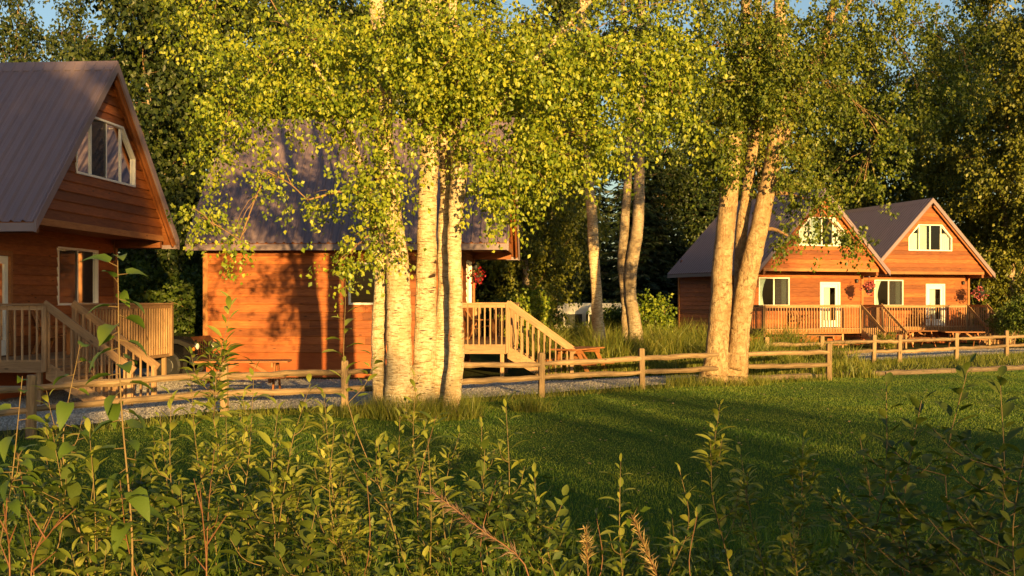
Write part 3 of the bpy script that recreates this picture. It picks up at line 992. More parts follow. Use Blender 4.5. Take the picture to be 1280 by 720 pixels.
# ------------------------------------------------------------------ fences
def rough_rail(L, r, seed, mat):
    rr = random.Random(seed)
    n = 9
    pts, rad = [], []
    for i in range(n):
        t = i / (n - 1)
        pts.append((L * t, rr.uniform(-.015, .015), rr.uniform(-.015, .015)))
        rad.append(r * (rr.uniform(.85, 1.12)) * (.72 if i in (0, n - 1) else 1))
    V, F = tube(pts, rad, 7, .05, seed)
    mb = MB(); mb.add(V, F); mb.f.append(tuple(reversed(range(7)))); mb.f.append(tuple(len(V) - 7 + i for i in range(7)))
    return mb.mesh('rail', mat)

def post_mesh(seed, h, mat):
    rr = random.Random(seed)
    w = .062
    prof = [(-w + .012, -w), (w - .012, -w), (w, -w + .012), (w, w - .012), (w - .012, w), (-w + .012, w), (-w, w - .012), (-w, -w + .012)]
    mb = MB(); zs = [-.3, .0, h * .4, h * .75, h - .02, h]; sc = [1.05, 1.05, 1, 1.02, 1, .82]
    V = []
    for z, s in zip(zs, sc):
        for (a, b) in prof: V.append((z, a * s + rr.uniform(-.004, .004), b * s + rr.uniform(-.004, .004)))
    F = []
    for k in range(len(zs) - 1):
        for i in range(8): F.append((k * 8 + i, k * 8 + (i + 1) % 8, (k + 1) * 8 + (i + 1) % 8, (k + 1) * 8 + i))
    F.append(tuple(reversed(range(8)))); F.append(tuple(len(V) - 8 + i for i in range(8)))
    return mb.add(V, F).mesh('post', mat)

POSTS = [post_mesh(i, .93 + .03 * (i % 3), M['fencewood']) for i in range(4)]
def fence(pts, label, seed, heights=(.40, .72), skip=()):
    root = empty('split_rail_fence', (pts[0][0], pts[0][1], 0))
    tag(root, label, 'fence', 'split rail fences')
    o = Vector((pts[0][0], pts[0][1], 0))
    rr = random.Random(seed)
    upq = Vector((0, 0, 1))
    for i, (x, y) in enumerate(pts):
        m = Matrix.Rotation(rr.uniform(-.25, .25), 3, 'Z') @ Matrix.Rotation(R(-90) + rr.uniform(-.02, .02), 3, 'Y')
        obj('post', POSTS[rr.randrange(4)], None, root, Vector((x, y, gz(x, y))) - o, m)
    for i in range(len(pts) - 1):
        a = Vector((*pts[i], gz(*pts[i]))); b = Vector((*pts[i + 1], gz(*pts[i + 1])))
        if i in skip: continue
        for h in heights:
            p = a + Vector((0, rr.uniform(-.02, .02), h + rr.uniform(-.03, .03))); q = b + Vector((0, rr.uniform(-.02, .02), h + rr.uniform(-.03, .03)))
            L = (q - p).length
            x = (q - p).normalized(); yv = upq.cross(x).normalized()
            obj('rail', rough_rail(L, .058, rr.randrange(9999), M['fencewood']), None, root, p - o, Matrix((x, yv, x.cross(yv))).transposed())
    return root
fence(FRONT, 'weathered split rail fence running behind the birches along the lawn', 3)
fence(BACK, 'split rail fence standing farther back before the two far cabins', 5)
# rough timbers laid along the lawn's edge
for i in range(len(EDGING) - 1):
    a, b = EDGING[i], EDGING[i + 1]
    o = obj('edging_log', rough_rail((Vector(b) - Vector(a)).length - .06, .085, 40 + i, M['logwood']), None, None, (a[0], a[1], gz(*a) + .06), (0, 0, math.atan2(b[1] - a[1], b[0] - a[0])))
    nm = ['nearest the forked birch', 'second from the forked birch', 'third from the forked birch', 'fourth from the forked birch', 'fifth from the forked birch', 'at the picture edge, farthest from the forked birch'][i]
    tag(o, 'grey log laid along the lawn edge, ' + nm, 'log', 'logs edging the lawn')

# ------------------------------------------------------------------ picnic tables
def picnic_table(label, x, y, rz, L=1.8):
    t = empty('picnic_table', (x, y, gz(x, y)), rz)
    tag(t, label, 'table', 'picnic tables')
    T = M['tablewood']
    for i in range(5):
        yy = -.30 + i * .15
        lumber('tabletop_board', (-L / 2, yy, .74), (L / 2, yy, .74), .14, .038, T, t)
    for s in (-1, 1):
        for k in (0, 1):
            yy = s * (.64 + k * .145)
            lumber('bench_board', (-L / 2, yy, .435), (L / 2, yy, .435), .138, .038, T, t)
    for sx in (-1, 1):
        xx = sx * (L / 2 - .32)
        lumber('crossbeam', (xx, -.36, .675), (xx, .36, .675), .038, .09, T, t)
        lumber('crossbeam', (xx, -.78, .37), (xx, .78, .37), .038, .09, T, t)
        for s in (-1, 1):
            lumber('leg', (xx + .042, s * .60, -.02), (xx + .042, s * .22, .72), .038, .10, T, t, (0, 1, 0))
        lumber('brace', (xx, 0, .40), (sx * .12, 0, .70), .038, .07, T, t)
    return t
picnic_table('picnic table on the gravel behind the fence, before the sunlit cabin wall', -5.6, 23.4, R(4), 1.9)
picnic_table('picnic table at the foot of the stairs beside the tall grass', 1.75, 29.6, R(62), 1.8)
picnic_table('picnic table in front of the deck of the cabin behind the forked birch', 10.95, 40.6, R(8), 1.8)
picnic_table('darker picnic table under the farthest cabin deck', 18.9, 52.4, R(12), 1.8)
picnic_table('picnic table nearest the stairs of the farthest cabin', 20.3, 50.4, R(-8), 1.7)

# ------------------------------------------------------------------ deck chairs
def deck_chair(label, x, y, z, rz):
    c = empty('deck_chair', (x, y, z), rz); tag(c, label, 'chair', 'chairs on the decks')
    T = M['trimwood']
    for i in range(5):
        yy = -.22 + i * .11
        lumber('back_slat', (-.18, yy, .30), (-.46, yy * 1.15, .98 - .02 * abs(i - 2) ** 2), .02, .09, T, c, (0, 1, 0))
        lumber('seat_slat', (-.16 + i * .12, -.26, .33 + i * .022), (-.16 + i * .12, .26, .33 + i * .022), .02, .10, T, c, (1, 0, 0))
    for s in (-1, 1):
        lumber('leg', (.36, s * .29, 0), (.36, s * .29, .56), .03, .09, T, c, (1, 0, 0))
        lumber('leg', (-.42, s * .29, 0), (-.15, s * .29, .58), .03, .08, T, c, (1, 0, 0))
        lumber('armrest', (-.36, s * .31, .58), (.44, s * .31, .575), .12, .025, T, c)
    return c
def on_cabin(root, x, y, z):
    m = Matrix.Translation(root.location) @ root.rotation_euler.to_matrix().to_4x4()
    return m @ Vector((x, y, z))
for root, yy, lab in ((C_L, -.7, 'wooden deck chair behind the stair rails of the cabin nearest the poplar sapling'),
                      (C_M, .6, 'wooden deck chair on the deck right of the birch clump'),
                      (C_3, -.75, 'wooden deck chair on the deck of the cabin behind the forked birch'),
                      (C_4, .05, 'wooden deck chair beside the white door of the farthest cabin')):
    q = on_cabin(root, -.72, yy, DECK_Z + .002)
    deck_chair(lab, q.x, q.y, q.z, root.rotation_euler.z)

# ------------------------------------------------------------------ leaves
def unit(a): return a / np.maximum(np.linalg.norm(a, axis=1, keepdims=True), 1e-9)
def leaf_arrays(Pn, ax, L, Wd, fold=.25):
    n = len(Pn)
    ax = unit(ax)
    rv = rng.normal(0, 1, (n, 3))
    rt = unit(np.cross(ax, rv)); nm = np.cross(rt, ax)
    L = L[:, None]; Wd = Wd[:, None]
    base = Pn; tip = Pn + ax * L + nm * L * .06
    c = Pn + ax * L * .42
    l = c - rt * Wd / 2 + nm * Wd * fold; r = c + rt * Wd / 2 + nm * Wd * fold
    V = np.stack([base, r, tip, l], 1).reshape(-1, 3)
    k = np.arange(n)[:, None] * 4
    F = np.concatenate([k + np.array([[0, 1, 2]]), k + np.array([[0, 2, 3]])])
    return V, F

def sprays(starts, dirs, lens, k, jit, lsize, droop=.7):
    """leaves strung along short twigs"""
    n = len(starts)
    t = rng.uniform(.05, 1, (n, k))
    p = starts[:, None, :] + dirs[:, None, :] * (lens[:, None] * t)[:, :, None]
    p[:, :, 2] -= (t ** 2) * lens[:, None] * .25
    p += rng.normal(0, jit, p.shape)
    ax = dirs[:, None, :] * .4 + rng.normal(0, .6, p.shape)
    ax[:, :, 2] -= droop
    p = p.reshape(-1, 3); ax = ax.reshape(-1, 3)
    m = len(p)
    L = rng.uniform(.55, 1.4, m) * lsize
    return leaf_arrays(p, ax, L, L * rng.uniform(.62, .85, m))

def blob_sprays(c, r, n, k, lsize, tw=(.25, .6), jit=.05, hang=.7, shell=.5):
    d = unit(rng.normal(0, 1, (n, 3)))
    rad = rng.uniform(0, 1, n) ** shell
    # uneven outline: radius modulated by direction
    ph = rng.uniform(0, 6.28, 4)
    mod = 1 + .22 * np.sin(3.1 * d[:, 0] * 2 + ph[0]) + .20 * np.sin(4.3 * d[:, 2] * 2 + ph[1]) + .15 * np.sin(5 * d[:, 1] + ph[2])
    s = np.array(c)[None, :] + d * np.array(r)[None, :] * (rad * mod)[:, None]
    dd = d * .6 + rng.normal(0, .35, (n, 3)); dd[:, 2] -= hang
    return sprays(s, unit(dd), rng.uniform(*tw, n), k, jit, lsize), s

def join(parts):
    Vs, Fs, b = [], [], 0
    for V, F in parts:
        Vs.append(np.asarray(V)); Fs.append(np.asarray(F) + b); b += len(V)
    return np.concatenate(Vs), np.concatenate(Fs)

def limb(a, b, r0, r1, n=7, sag=.12, seed=0):
    a = np.array(a); b = np.array(b)
    rr = np.random.default_rng(seed)
    L = np.linalg.norm(b - a)
    m = (a + b) / 2 + np.array([0, 0, sag * L]) + rr.normal(0, .04 * L, 3)
    pts = spline([a, a * .7 + m * .3 + rr.normal(0, .02 * L, 3), m, b], n)
    return tube([tuple(p) for p in pts], np.linspace(r0, r1, n), 6, .06, seed)

def big_tree(name, label, base, trunks, blobs, bark, leafm, lsize, slim=1.0, group=None, cat='tree'):
    """trunks: list of [(point, radius), ...] in world; blobs: (centre, radii, sprays, leaves each)"""
    base = Vector(base)
    root = empty(name, base); tag(root, label, cat, group)
    off = np.array(base)
    anchors = []
    for ti, tr in enumerate(trunks):
        P4 = spline([(*p, r) for p, r in tr], max(50, len(tr) * 16))
        P4[:, 3] = np.maximum(P4[:, 3] * slim, .01)
        seg = len(P4)
        wob = np.cumsum(rng.normal(0, .006, (seg, 2)), 0); wob -= np.linspace(0, 1, seg)[:, None] * wob[-1]
        P4[:, :2] += wob
        V, F = tube([tuple(p[:3] - off) for p in P4], list(P4[:, 3] * (1 + .05 * np.sin(np.linspace(0, 17, seg) + ti * 2) * np.linspace(1, .4, seg))), 26, .045, ti + 5)
        obj('trunk', mesh_np('trunk', V, F, bark, True), None, root)
        anchors += [(p[:3], p[3]) for p in P4]
    lv, br = [], []
    A = np.array([a[0] for a in anchors]); AR = np.array([a[1] for a in anchors])
    order = sorted(range(len(blobs)), key=lambda i: np.min(np.linalg.norm(A - np.array(blobs[i][0]), axis=1)))
    for bi in order:
        c, r, ns, k = blobs[bi]
        c = np.array(c)
        (V, F), S = blob_sprays(c, r, ns, k, lsize, (.22, .7), .07)
        lv.append((V - off, F))
        dist = np.linalg.norm(A - c, axis=1)
        cost = dist + 1.2 * np.maximum(0, A[:, 2] - c[2] - .6) * (AR > .05) + (AR < .012) * 2
        i = int(np.argmin(cost))
        a0 = A[i]
        r0 = min(AR[i] * .6, .075)
        Lm = np.linalg.norm(c - a0)
        mid = (a0 + c) / 2 + np.array([0, 0, .10 * Lm]) + rng.normal(0, .05 * Lm, 3)
        path_ = spline([a0, a0 * .7 + mid * .3, mid, c], 12)
        rad_ = np.linspace(r0, max(.012, r0 * .35), 12)
        obj('branch', mesh_np('branch', *tube([tuple(p - off) for p in path_], rad_, 7, .06, bi), M['branch'], True), None, root)
        A = np.vstack([A, path_[4:]]); AR = np.concatenate([AR, rad_[4:]])
        for q in S[rng.choice(len(S), min(len(S), 4 + int(ns / 14)), replace=False)]:
            st = path_[int(rng.integers(6, 12))] + rng.normal(0, .02, 3)
            br.append(limb(st - off, q - off, .010, .003, 6, .06, int(rng.integers(9999))))
    V, F = join(br)
    tag(obj('twigs', mesh_np('twigs', V, F, M['branch'], True), None, root), kind='stuff')
    V, F = join(lv)
    obj('crown', mesh_np('crown', V, F, leafm), None, root)
    return root

def blob(px, py, d, rx, rz, n, k=11, ry=None):
    n = max(5, int(n * .58)); k = int(k * 2.5)
    return (tuple(P(px, py, d)), (rx, ry or max(rx, rz) * .9 + .3, rz), n, k)

def tr(d, *pts):
    return [(tuple(P(px, py, d + (q[0] if q else 0))), r) for (px, py, r, *q) in pts]

# ---- the birch clump
dA = 19.4
A_trunks = [
    tr(dA, (505, 538, .44), (500, 512, .33), (496, 430, .255), (490, 330, .225), (479, 215, .18), (474, 90, .155), (465, -30, .13), (450, -250, .05)),
    tr(dA + .18, (482, 536, .24), (477, 505, .165), (474, 430, .145), (473, 350, .13), (460, 250, .09), (430, 150, .06), (395, 80, .04), (350, 20, .02)),
    tr(dA + .05, (524, 538, .36), (527, 508, .25), (529, 420, .215), (532, 300, .195), (537, 200, .18), (536, 120, .155), (530, 0, .13), (522, -200, .05)),
    tr(dA - .2, (558, 538, .28), (561, 512, .17), (567, 420, .145), (566, 310, .14), (571, 225, .155), (574, 190, .16), (583, 165, .12), (606, 150, .09), (640, 110, .075), (690, 50, .055), (760, -20, .03)),
    tr(dA - .05, (572, 225, .10), (568, 150, .11), (566, 60, .095), (560, -140, .04)),
    tr(dA + .15, (541, 536, .25), (546, 505, .16), (551, 420, .135), (554, 330, .13), (556, 200, .115), (548, 60, .09), (545, -80, .04)),
]
A_blobs = [
    blob(315, 100, 19.6, .9, 1.1, 230), blob(272, 175, 19.8, .32, .8, 50), blob(250, 270, 19.5, .2, .5, 26), blob(335, 215, 19.3, .45, .35, 22),
    blob(300, 300, 19.4, .3, .35, 16), blob(380, 50, 19.2, .9, .8, 180), blob(400, 125, 19.0, .55, .45, 70), blob(385, 250, 19.1, .35, .22, 14),
    blob(452, 120, 18.8, .5, .9, 90), blob(472, 40, 18.6, .5, .6, 90), blob(468, 225, 18.6, .42, .6, 90), blob(470, 290, 18.6, .36, .36, 50), blob(428, 325, 18.9, .22, .3, 16),
    blob(530, 50, 18.5, .6, .9, 240), blob(524, 150, 18.6, .3, .5, 46), blob(570, 95, 18.5, .5, .5, 90), blob(600, 70, 18.8, 1.0, 1.0, 290), blob(615, 190, 18.8, .55, .8, 130),
    blob(632, 235, 18.9, .4, .4, 60), blob(690, 90, 18.9, 1.05, 1.0, 300), blob(680, 185, 18.9, .7, .6, 140),
    blob(770, 80, 19.1, 1.05, 1.0, 300), blob(750, 170, 19.1, .6, .5, 90), blob(830, 60, 19.3, .75, .9, 160), blob(845, 130, 19.4, .35, .3, 26),
    blob(300, -60, 19.8, 1.6, 1.0, 150, 8, 1.8), blob(470, -90, 19.4, 1.8, 1.2, 190, 8, 2.0), blob(640, -90, 19.2, 1.8, 1.2, 200, 8, 2.0), blob(810, -60, 19.3, 1.3, .9, 120, 8, 1.6),
    blob(420, -260, 19.6, 1.6, 1.2, 100, 8), blob(600, -280, 19.4, 1.8, 1.3, 110, 8), blob(740, -220, 19.3, 1.5, 1.0, 90, 8),
    blob(420, 40, 20.8, 1.4, .9, 120), blob(620, 60, 20.7, 1.6, 1.0, 150),
    blob(240, 20, 20.3, .6, .7, 70),
]
big_tree('birch_tree', 'clump of pale birch trunks glowing gold, with a wide yellow-green leafy crown', (P(525, 520, dA).x, dA, 0), A_trunks, A_blobs, M['barkA'], M['leafA'], .076, .88)

# ---- the forked birch
dB = 26.8
B_trunks = [
    tr(dB, (889, 494, .66), (893, 478, .44), (896, 430, .33), (901, 330, .275), (910, 230, .25), (920, 150, .215), (930, 60, .16), (928, -100, .07)),
    tr(dB + .1, (917, 494, .60), (917, 476, .40), (922, 430, .30), (934, 340, .265), (956, 240, .255), (972, 150, .235), (973, 80, .19), (970, -30, .13), (962, -160, .05)),
    tr(dB + .25, (950, 260, .16), (972, 190, .19), (1003, 110, .165), (1027, 50, .135), (1050, -20, .10), (1085, -140, .04)),
    tr(dB + .55, (915, 480, .22), (924, 380, .19), (926, 290, .17), (940, 180, .15), (948, 60, .10), (950, -60, .04)),
    tr(dB + .3, (1012, 100, .07), (1050, 30, .075), (1062, -10, .07), (1070, -90, .03)),
]
B_blobs = [
    blob(880, 60, 26.6, 1.1, 1.2, 240), blob(885, 150, 26.5, .9, .9, 170), blob(905, 205, 26.4, .5, .45, 60), blob(945, 100, 26.4, 1.0, 1.1, 190), blob(945, 20, 26.6, 1.2, .9, 180),
    blob(930, 120, 26.0, .7, .8, 110), blob(965, 60, 26.0, .8, .9, 120), blob(990, 110, 26.1, .7, .7, 80), blob(1030, 40, 26.3, .8, .7, 80), blob(900, 175, 26.0, .45, .35, 36), blob(985, 190, 26.6, .7, .8, 80), blob(1040, 110, 27.0, 1.0, .9, 110), blob(1060, 30, 27.2, 1.2, .8, 110), blob(1010, 250, 26.7, .75, .5, 75), blob(985, 295, 26.6, .45, .3, 22),
    blob(1050, 290, 26.6, .5, .3, 34), blob(1075, 305, 26.5, .3, .14, 10), blob(1100, 170, 27.0, 1.0, .6, 80), blob(1120, 50, 27.3, 1.3, .9, 120), blob(1080, 225, 27.1, .8, .45, 50),
    blob(1180, 30, 27.5, 1.1, .9, 90), blob(1150, 120, 27.3, 1.0, .8, 90), blob(1210, 90, 27.6, .9, .8, 70), blob(1090, 0, 27.0, 1.3, .8, 120), blob(870, -60, 26.8, 1.6, 1.2, 130, 8), blob(980, -90, 26.8, 2.0, 1.3, 170, 8), blob(1100, -80, 27.2, 1.9, 1.2, 130, 8),
    blob(940, -230, 26.8, 1.8, 1.3, 110, 8), blob(1060, -220, 27, 1.8, 1.3, 110, 8), blob(960, 60, 28.2, 1.8, 1.4, 130), blob(1060, 130, 28.4, 1.4, 1.2, 80),
]
big_tree('birch_tree', 'thick forked birch on the lawn by the fence, rough golden bark', (P(905, 484, dB).x, dB, 0), B_trunks, B_blobs, M['barkB'], M['leafB'], .086, .84)

# ------------------------------------------------------------------ forest
def forest_birch(seed, H, r0, crown0, crad, nspray, leafm, bark, lsize=.17, k=10, bare=0.0):
    rr = np.random.default_rng(seed)
    pts = [(0, 0, -.2, r0 * 1.25), (rr.normal(0, .12), rr.normal(0, .12), H * .25, r0), (rr.normal(0, .3), rr.normal(0, .3), H * .55, r0 * .68), (rr.normal(0, .45), rr.normal(0, .45), H * .96, .03)]
    P4 = spline(pts, 26)
    V, F = tube([tuple(p[:3]) for p in P4], list(np.maximum(P4[:, 3], .02)), 10, .05, seed)
    tm = mesh_np('trunk', V, F, bark, True)
    lv, br = [], []
    nb = 24
    for i in range(nb):
        t = (i + rr.uniform(0, 1)) / nb
        z = crown0 + (H - crown0) * t
        w = crad * (math.sin(math.pi * min(1, .12 + t * .88)) ** .65) * rr.uniform(.55, 1.1)
        a = i * 2.4 + rr.uniform(-.5, .5)
        st = P4[int(min(25, 25 * z / H))][:3]
        c = np.array([st[0] + math.cos(a) * w * .65, st[1] + math.sin(a) * w * .65, z + rr.uniform(-.3, .5)])
        s = rr.uniform(.7, 1.25)
        (Vb, Fb), S = blob_sprays(c, (w * .55 + .35, w * .55 + .35, (.55 + .3 * rr.uniform()) * s), max(6, int(nspray / nb * s * (.5 + w / crad))), k, lsize, (.35, .8), .09)
        lv.append((Vb, Fb))
        br.append(limb(st - np.array([0, 0, .5 * w * .5]), c, .05 * (1 - t) + .02, .01, 6, .08, seed + i))
        for q in S[:4]:
            br.append(limb(c, q, .012, .005, 4, .05, seed + i))
    cm = mesh_np('crown', *join(lv), leafm)
    bm_ = mesh_np('branch', *join(br), M['branch'], True)
    return tm, cm, bm_

def forest_spruce(seed, H, rad):
    rr = np.random.default_rng(seed)
    V, F = tube([(0, 0, -.2), (0, 0, H * .5), (0, 0, H)], [.19, .12, .02], 8, .05, seed)
    tm = mesh_np('trunk', V, F, M['sprucebark'], True)
    starts, dirs, lens = [], [], []
    br = []
    z = 1.0
    while z < H - .3:
        t = z / H
        w = rad * (1 - t) ** .8 * rr.uniform(.75, 1.15) + .15
        for a in np.arange(0, 6.28, 6.28 / max(5, int(9 * (1 - t) + 4))) + rr.uniform(0, 6.28):
            ww = w * rr.uniform(.6, 1.1)
            d = np.array([math.cos(a), math.sin(a), -.28 + .25 * t])
            m = max(3, int(ww * 7))
            for s in np.linspace(.15, 1, m):
                p = np.array([0, 0, z]) + d * ww * s
                for sd in (-1, 1):
                    q = np.array([-math.sin(a) * sd, math.cos(a) * sd, -.35]) * .7 + d * .8
                    starts.append(p); dirs.append(q / np.linalg.norm(q)); lens.append(.18 + .34 * (1 - s) * ww / rad + .1)
            br.append(tube([(0, 0, z), tuple(np.array([0, 0, z]) + d * ww)], [.02, .005], 3))
        z += .34
    starts = np.array(starts); dirs = np.array(dirs); lens = np.array(lens)
    t = np.array([.0, .55])
    p = (starts[:, None, :] + dirs[:, None, :] * (lens[:, None] * t[None, :])[:, :, None]).reshape(-1, 3) + rng.normal(0, .03, (len(starts) * 2, 3))
    ax = np.repeat(dirs, 2, 0) + rng.normal(0, .25, p.shape)
    L = np.repeat(lens, 2) * rng.uniform(.8, 1.3, len(p))
    cm = mesh_np('crown', *leaf_arrays(p, ax, L, L * .30, .15), M['spruce'])
    return tm, cm, mesh_np('branch', *join(br), M['sprucebark'])

def bush_mesh(seed, H, rad, nspray, leafm, lsize=.10):
    rr = np.random.default_rng(seed)
    lv, br = [], []
    for i in range(11):
        a = rr.uniform(0, 6.28); w = rad * rr.uniform(.1, .8)
        c = np.array([math.cos(a) * w, math.sin(a) * w, H * rr.uniform(.28, .85)])
        s = rr.uniform(.6, 1.1)
        (Vb, Fb), S = blob_sprays(c, (rad * .45 * s, rad * .45 * s, H * .24 * s), nspray // 11, 10, lsize, (.2, .5), .05, .2)
        lv.append((Vb, Fb))
        br.append(limb((rr.normal(0, .1), rr.normal(0, .1), -.1), c, .03, .01, 6, .05, seed + i))
        for q in S[:5]: br.append(limb(c, q, .01, .004, 4, .05, i))
    return mesh_np('stem', *join(br), M['branch'], True), mesh_np('crown', *join(lv), leafm), None

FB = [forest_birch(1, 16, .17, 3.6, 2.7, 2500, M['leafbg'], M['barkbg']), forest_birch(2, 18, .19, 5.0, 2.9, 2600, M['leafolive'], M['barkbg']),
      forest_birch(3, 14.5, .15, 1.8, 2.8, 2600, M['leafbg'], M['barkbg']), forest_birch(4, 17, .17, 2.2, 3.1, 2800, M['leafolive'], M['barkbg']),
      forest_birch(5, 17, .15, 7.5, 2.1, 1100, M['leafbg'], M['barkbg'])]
FS = [forest_spruce(6, 17, 2.5), forest_spruce(8, 14, 2.3)]
BU = [bush_mesh(21, 2.4, 1.5, 900, M['under'], .11), bush_mesh(22, 1.9, 1.3, 800, M['leafolive'], .10), bush_mesh(23, 2.8, 1.2, 560, M['leafA'], .13)]

def place(proto, name, label, cat, x, y, s, rz, group, sz=None):
    root = empty(name, (x, y, gz(x, y)), rz); tag(root, label, cat, group)
    root.scale = (s, s, sz or s)
    for me, nm in zip(proto, ('trunk', 'crown', 'branch')):
        if me is not None:
            o = obj(me.name.split('.')[0], me, None, root)
            if nm == 'branch': o['kind'] = 'stuff'
    return root

G = 'forest trees round the clearing'
forest = [  # px, depth, prototype, scale, label
    (-150, 36, FB[2], .9, 'green birch at the picture edge behind the cabin nearest the poplar sapling'),
    (15, 44, FB[4], .84, 'thin birch showing over the left end of the nearest metal roof'),
    (95, 50, FB[4], .88, 'slender birch against the pale sky just left of the nearest roof ridge'),
    (178, 38, FB[2], 1.0, 'dense dark birch just right of the nearest gable'),
    (200, 45, FS[1], 1.05, 'dark spruce in the gap between the two nearest cabins'),
    (232, 40, FB[0], 1.05, 'birch with low foliage filling the gap above the parked off-roader'),
    (285, 45, FB[3], 1.0, 'olive birch rising behind the left end of the half hidden cabin'),
    (345, 48, FS[0], 1.05, 'spruce behind the roof of the half hidden cabin'),
    (400, 45, FB[0], 1.1, 'dark birch behind the middle of the half hidden roof'),
    (470, 49, FB[3], 1.05, 'birch behind the top of the leaning left stem of the clump'),
    (540, 46, FB[2], 1.15, 'dark birch behind the three bright trunks'),
    (606, 49, FS[1], 1.25, 'spruce behind the gable end of the half hidden cabin'),
    (655, 45, FB[3], .8, 'small birch standing behind the deck stairs beside the white camper'),
    (690, 55, FB[0], 1.1, 'dark birch above the middle camper trailer'),
    (725, 66, FS[0], 1.15, 'tall spruce far behind the single pale trunk'),
    (800, 64, FS[1], 1.2, 'spruce just right of the paired trunks'),
    (822, 66, FB[0], 1.1, 'dark birch beyond the eave corner of the far cabin'),
    (868, 67, FS[0], 1.05, 'spruce showing over the back of the roof behind the forked birch'),
    (915, 68, FB[2], 1.15, 'dark birch behind the forked trunks'),
    (960, 66, FB[3], 1.1, 'olive birch behind the roof ridge right of the forked trunks'),
    (1010, 70, FS[0], 1.1, 'spruce rising straight behind the gable of the cabin by the forked birch'),
    (1050, 67, FB[0], 1.1, 'birch between the peaks of the two far gables'),
    (1092, 68, FB[3], 1.0, 'olive birch behind the roof slope of the farthest cabin'),
    (1150, 73, FB[4], .95, 'thin birch against the sky gap above the farthest gable'),
    (1178, 66, FB[3], 1.05, 'olive birch behind the peak of the farthest gable'),
    (1222, 62, FB[3], 1.15, 'sunlit olive birch at the right corner of the farthest cabin'),
    (1262, 58, FB[3], 1.0, 'leafy olive birch right of the farthest deck'),
    (1310, 55, FB[1], 1.1, 'birch leaning in from the right edge of the picture'),
    (1285, 76, FS[0], 1.0, 'spruce behind the birches at the right edge'),
]
for i, (px, d, pr, s, lab) in enumerate(forest):
    nm = 'spruce_tree' if pr in FS else 'birch_tree'
    place(pr, nm, lab, 'tree', (px - 640) / 1400 * d, d, s * random.uniform(.96, 1.04), random.uniform(0, 6.28), G)

# two trees whose trunks stand clear in the tall grass
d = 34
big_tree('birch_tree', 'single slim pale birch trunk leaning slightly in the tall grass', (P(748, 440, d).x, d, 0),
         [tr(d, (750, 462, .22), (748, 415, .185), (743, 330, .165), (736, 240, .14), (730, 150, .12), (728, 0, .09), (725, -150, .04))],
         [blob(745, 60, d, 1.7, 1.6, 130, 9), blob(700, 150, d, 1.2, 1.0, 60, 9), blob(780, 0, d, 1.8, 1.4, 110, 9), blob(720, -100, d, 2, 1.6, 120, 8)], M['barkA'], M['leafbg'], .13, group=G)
d = 37.5
big_tree('birch_tree', 'pair of grey birch trunks twisted together in the tall grass', (P(790, 440, d).x, d, 0),
         [tr(d, (796, 455, .30), (794, 410, .22), (788, 350, .20), (797, 280, .19), (800, 180, .17), (800, 80, .14), (806, -80, .06)),
          tr(d + .2, (784, 450, .22), (783, 380, .17), (779, 320, .16), (784, 240, .14), (786, 120, .12), (778, 0, .08), (770, -120, .04))],
         [blob(800, 40, d, 1.8, 1.6, 110, 9), blob(840, 110, d, 1.4, 1.0, 60, 9), blob(770, -60, d, 2.2, 1.6, 130, 8), blob(850, -20, d, 1.6, 1.4, 90, 8)], M['barkbg'], M['leafbg'], .13, group=G)

bushes = [(165, 36, 0, 1.3, 'dark bush left of the parked off-roader'), (215, 38, 0, 1.5, 'dark bush straight behind the parked off-roader'), (250, 36, 0, 1.2, 'dark bush against the left corner of the half hidden cabin'),
          (668, 40, 2, .85, 'yellow-leaved shrub behind the deck stairs of the half hidden cabin'), (655, 44, 0, 1.0, 'dark shrub beside the white camper at the stair head'), (712, 38, 1, .6, 'low leafy shrub left of the single pale trunk'),
          (816, 41, 2, .8, 'open yellow-leaved shrub right of the paired trunks'), (770, 44, 0, .75, 'dark low shrub between the single and the paired trunks'), (842, 46, 1, .45, 'shrub at the shaded side wall of the cabin by the forked birch'),
          (1266, 54, 0, .8, 'green bush at the right end of the farthest deck'), (1292, 50, 0, 1.0, 'dark bush at the right picture edge beyond the fence'), (1262, 60, 1, 1.4, 'olive bush under the birches right of the farthest cabin'),
          (1108, 50.0, 1, .4, 'small low shrub between the stairs of the two far cabins'), (1300, 58, 1, 1.5, 'tall olive bush just outside the right fence end')]
for px, d, k, s, lab in bushes:
    r_ = place(BU[k], 'bush', lab, 'bush', (px - 640) / 1400 * d, d, s, random.uniform(0, 6.28), 'bushes at the edge of the wood')

# the far wood that closes the clearing
lv = []
for i in range(46):
    px = -150 + i * 34 + rng.uniform(-14, 14); d = rng.uniform(78, 94)
    h = rng.uniform(7, 13) + (2 if 500 < px < 1000 else 0)
    if 20 < px < 130 or 1110 < px < 1190: h *= .6
    x = (px - 640) / 1400 * d
    for k in range(3):
        z = h * (.2 + .3 * k)
        (Vb, Fb), _ = blob_sprays((x + rng.normal(0, .6), d + rng.normal(0, 1), z - .5), (2.4 - .4 * k, 2.2, h * .22), 70, 8, .34, (.5, 1.2), .18)
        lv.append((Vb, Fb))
tag(obj('forest', mesh_np('forest', *join(lv), M['leafbg'])), 'dark wood closing the clearing far behind the cabins', 'forest', None, 'stuff')

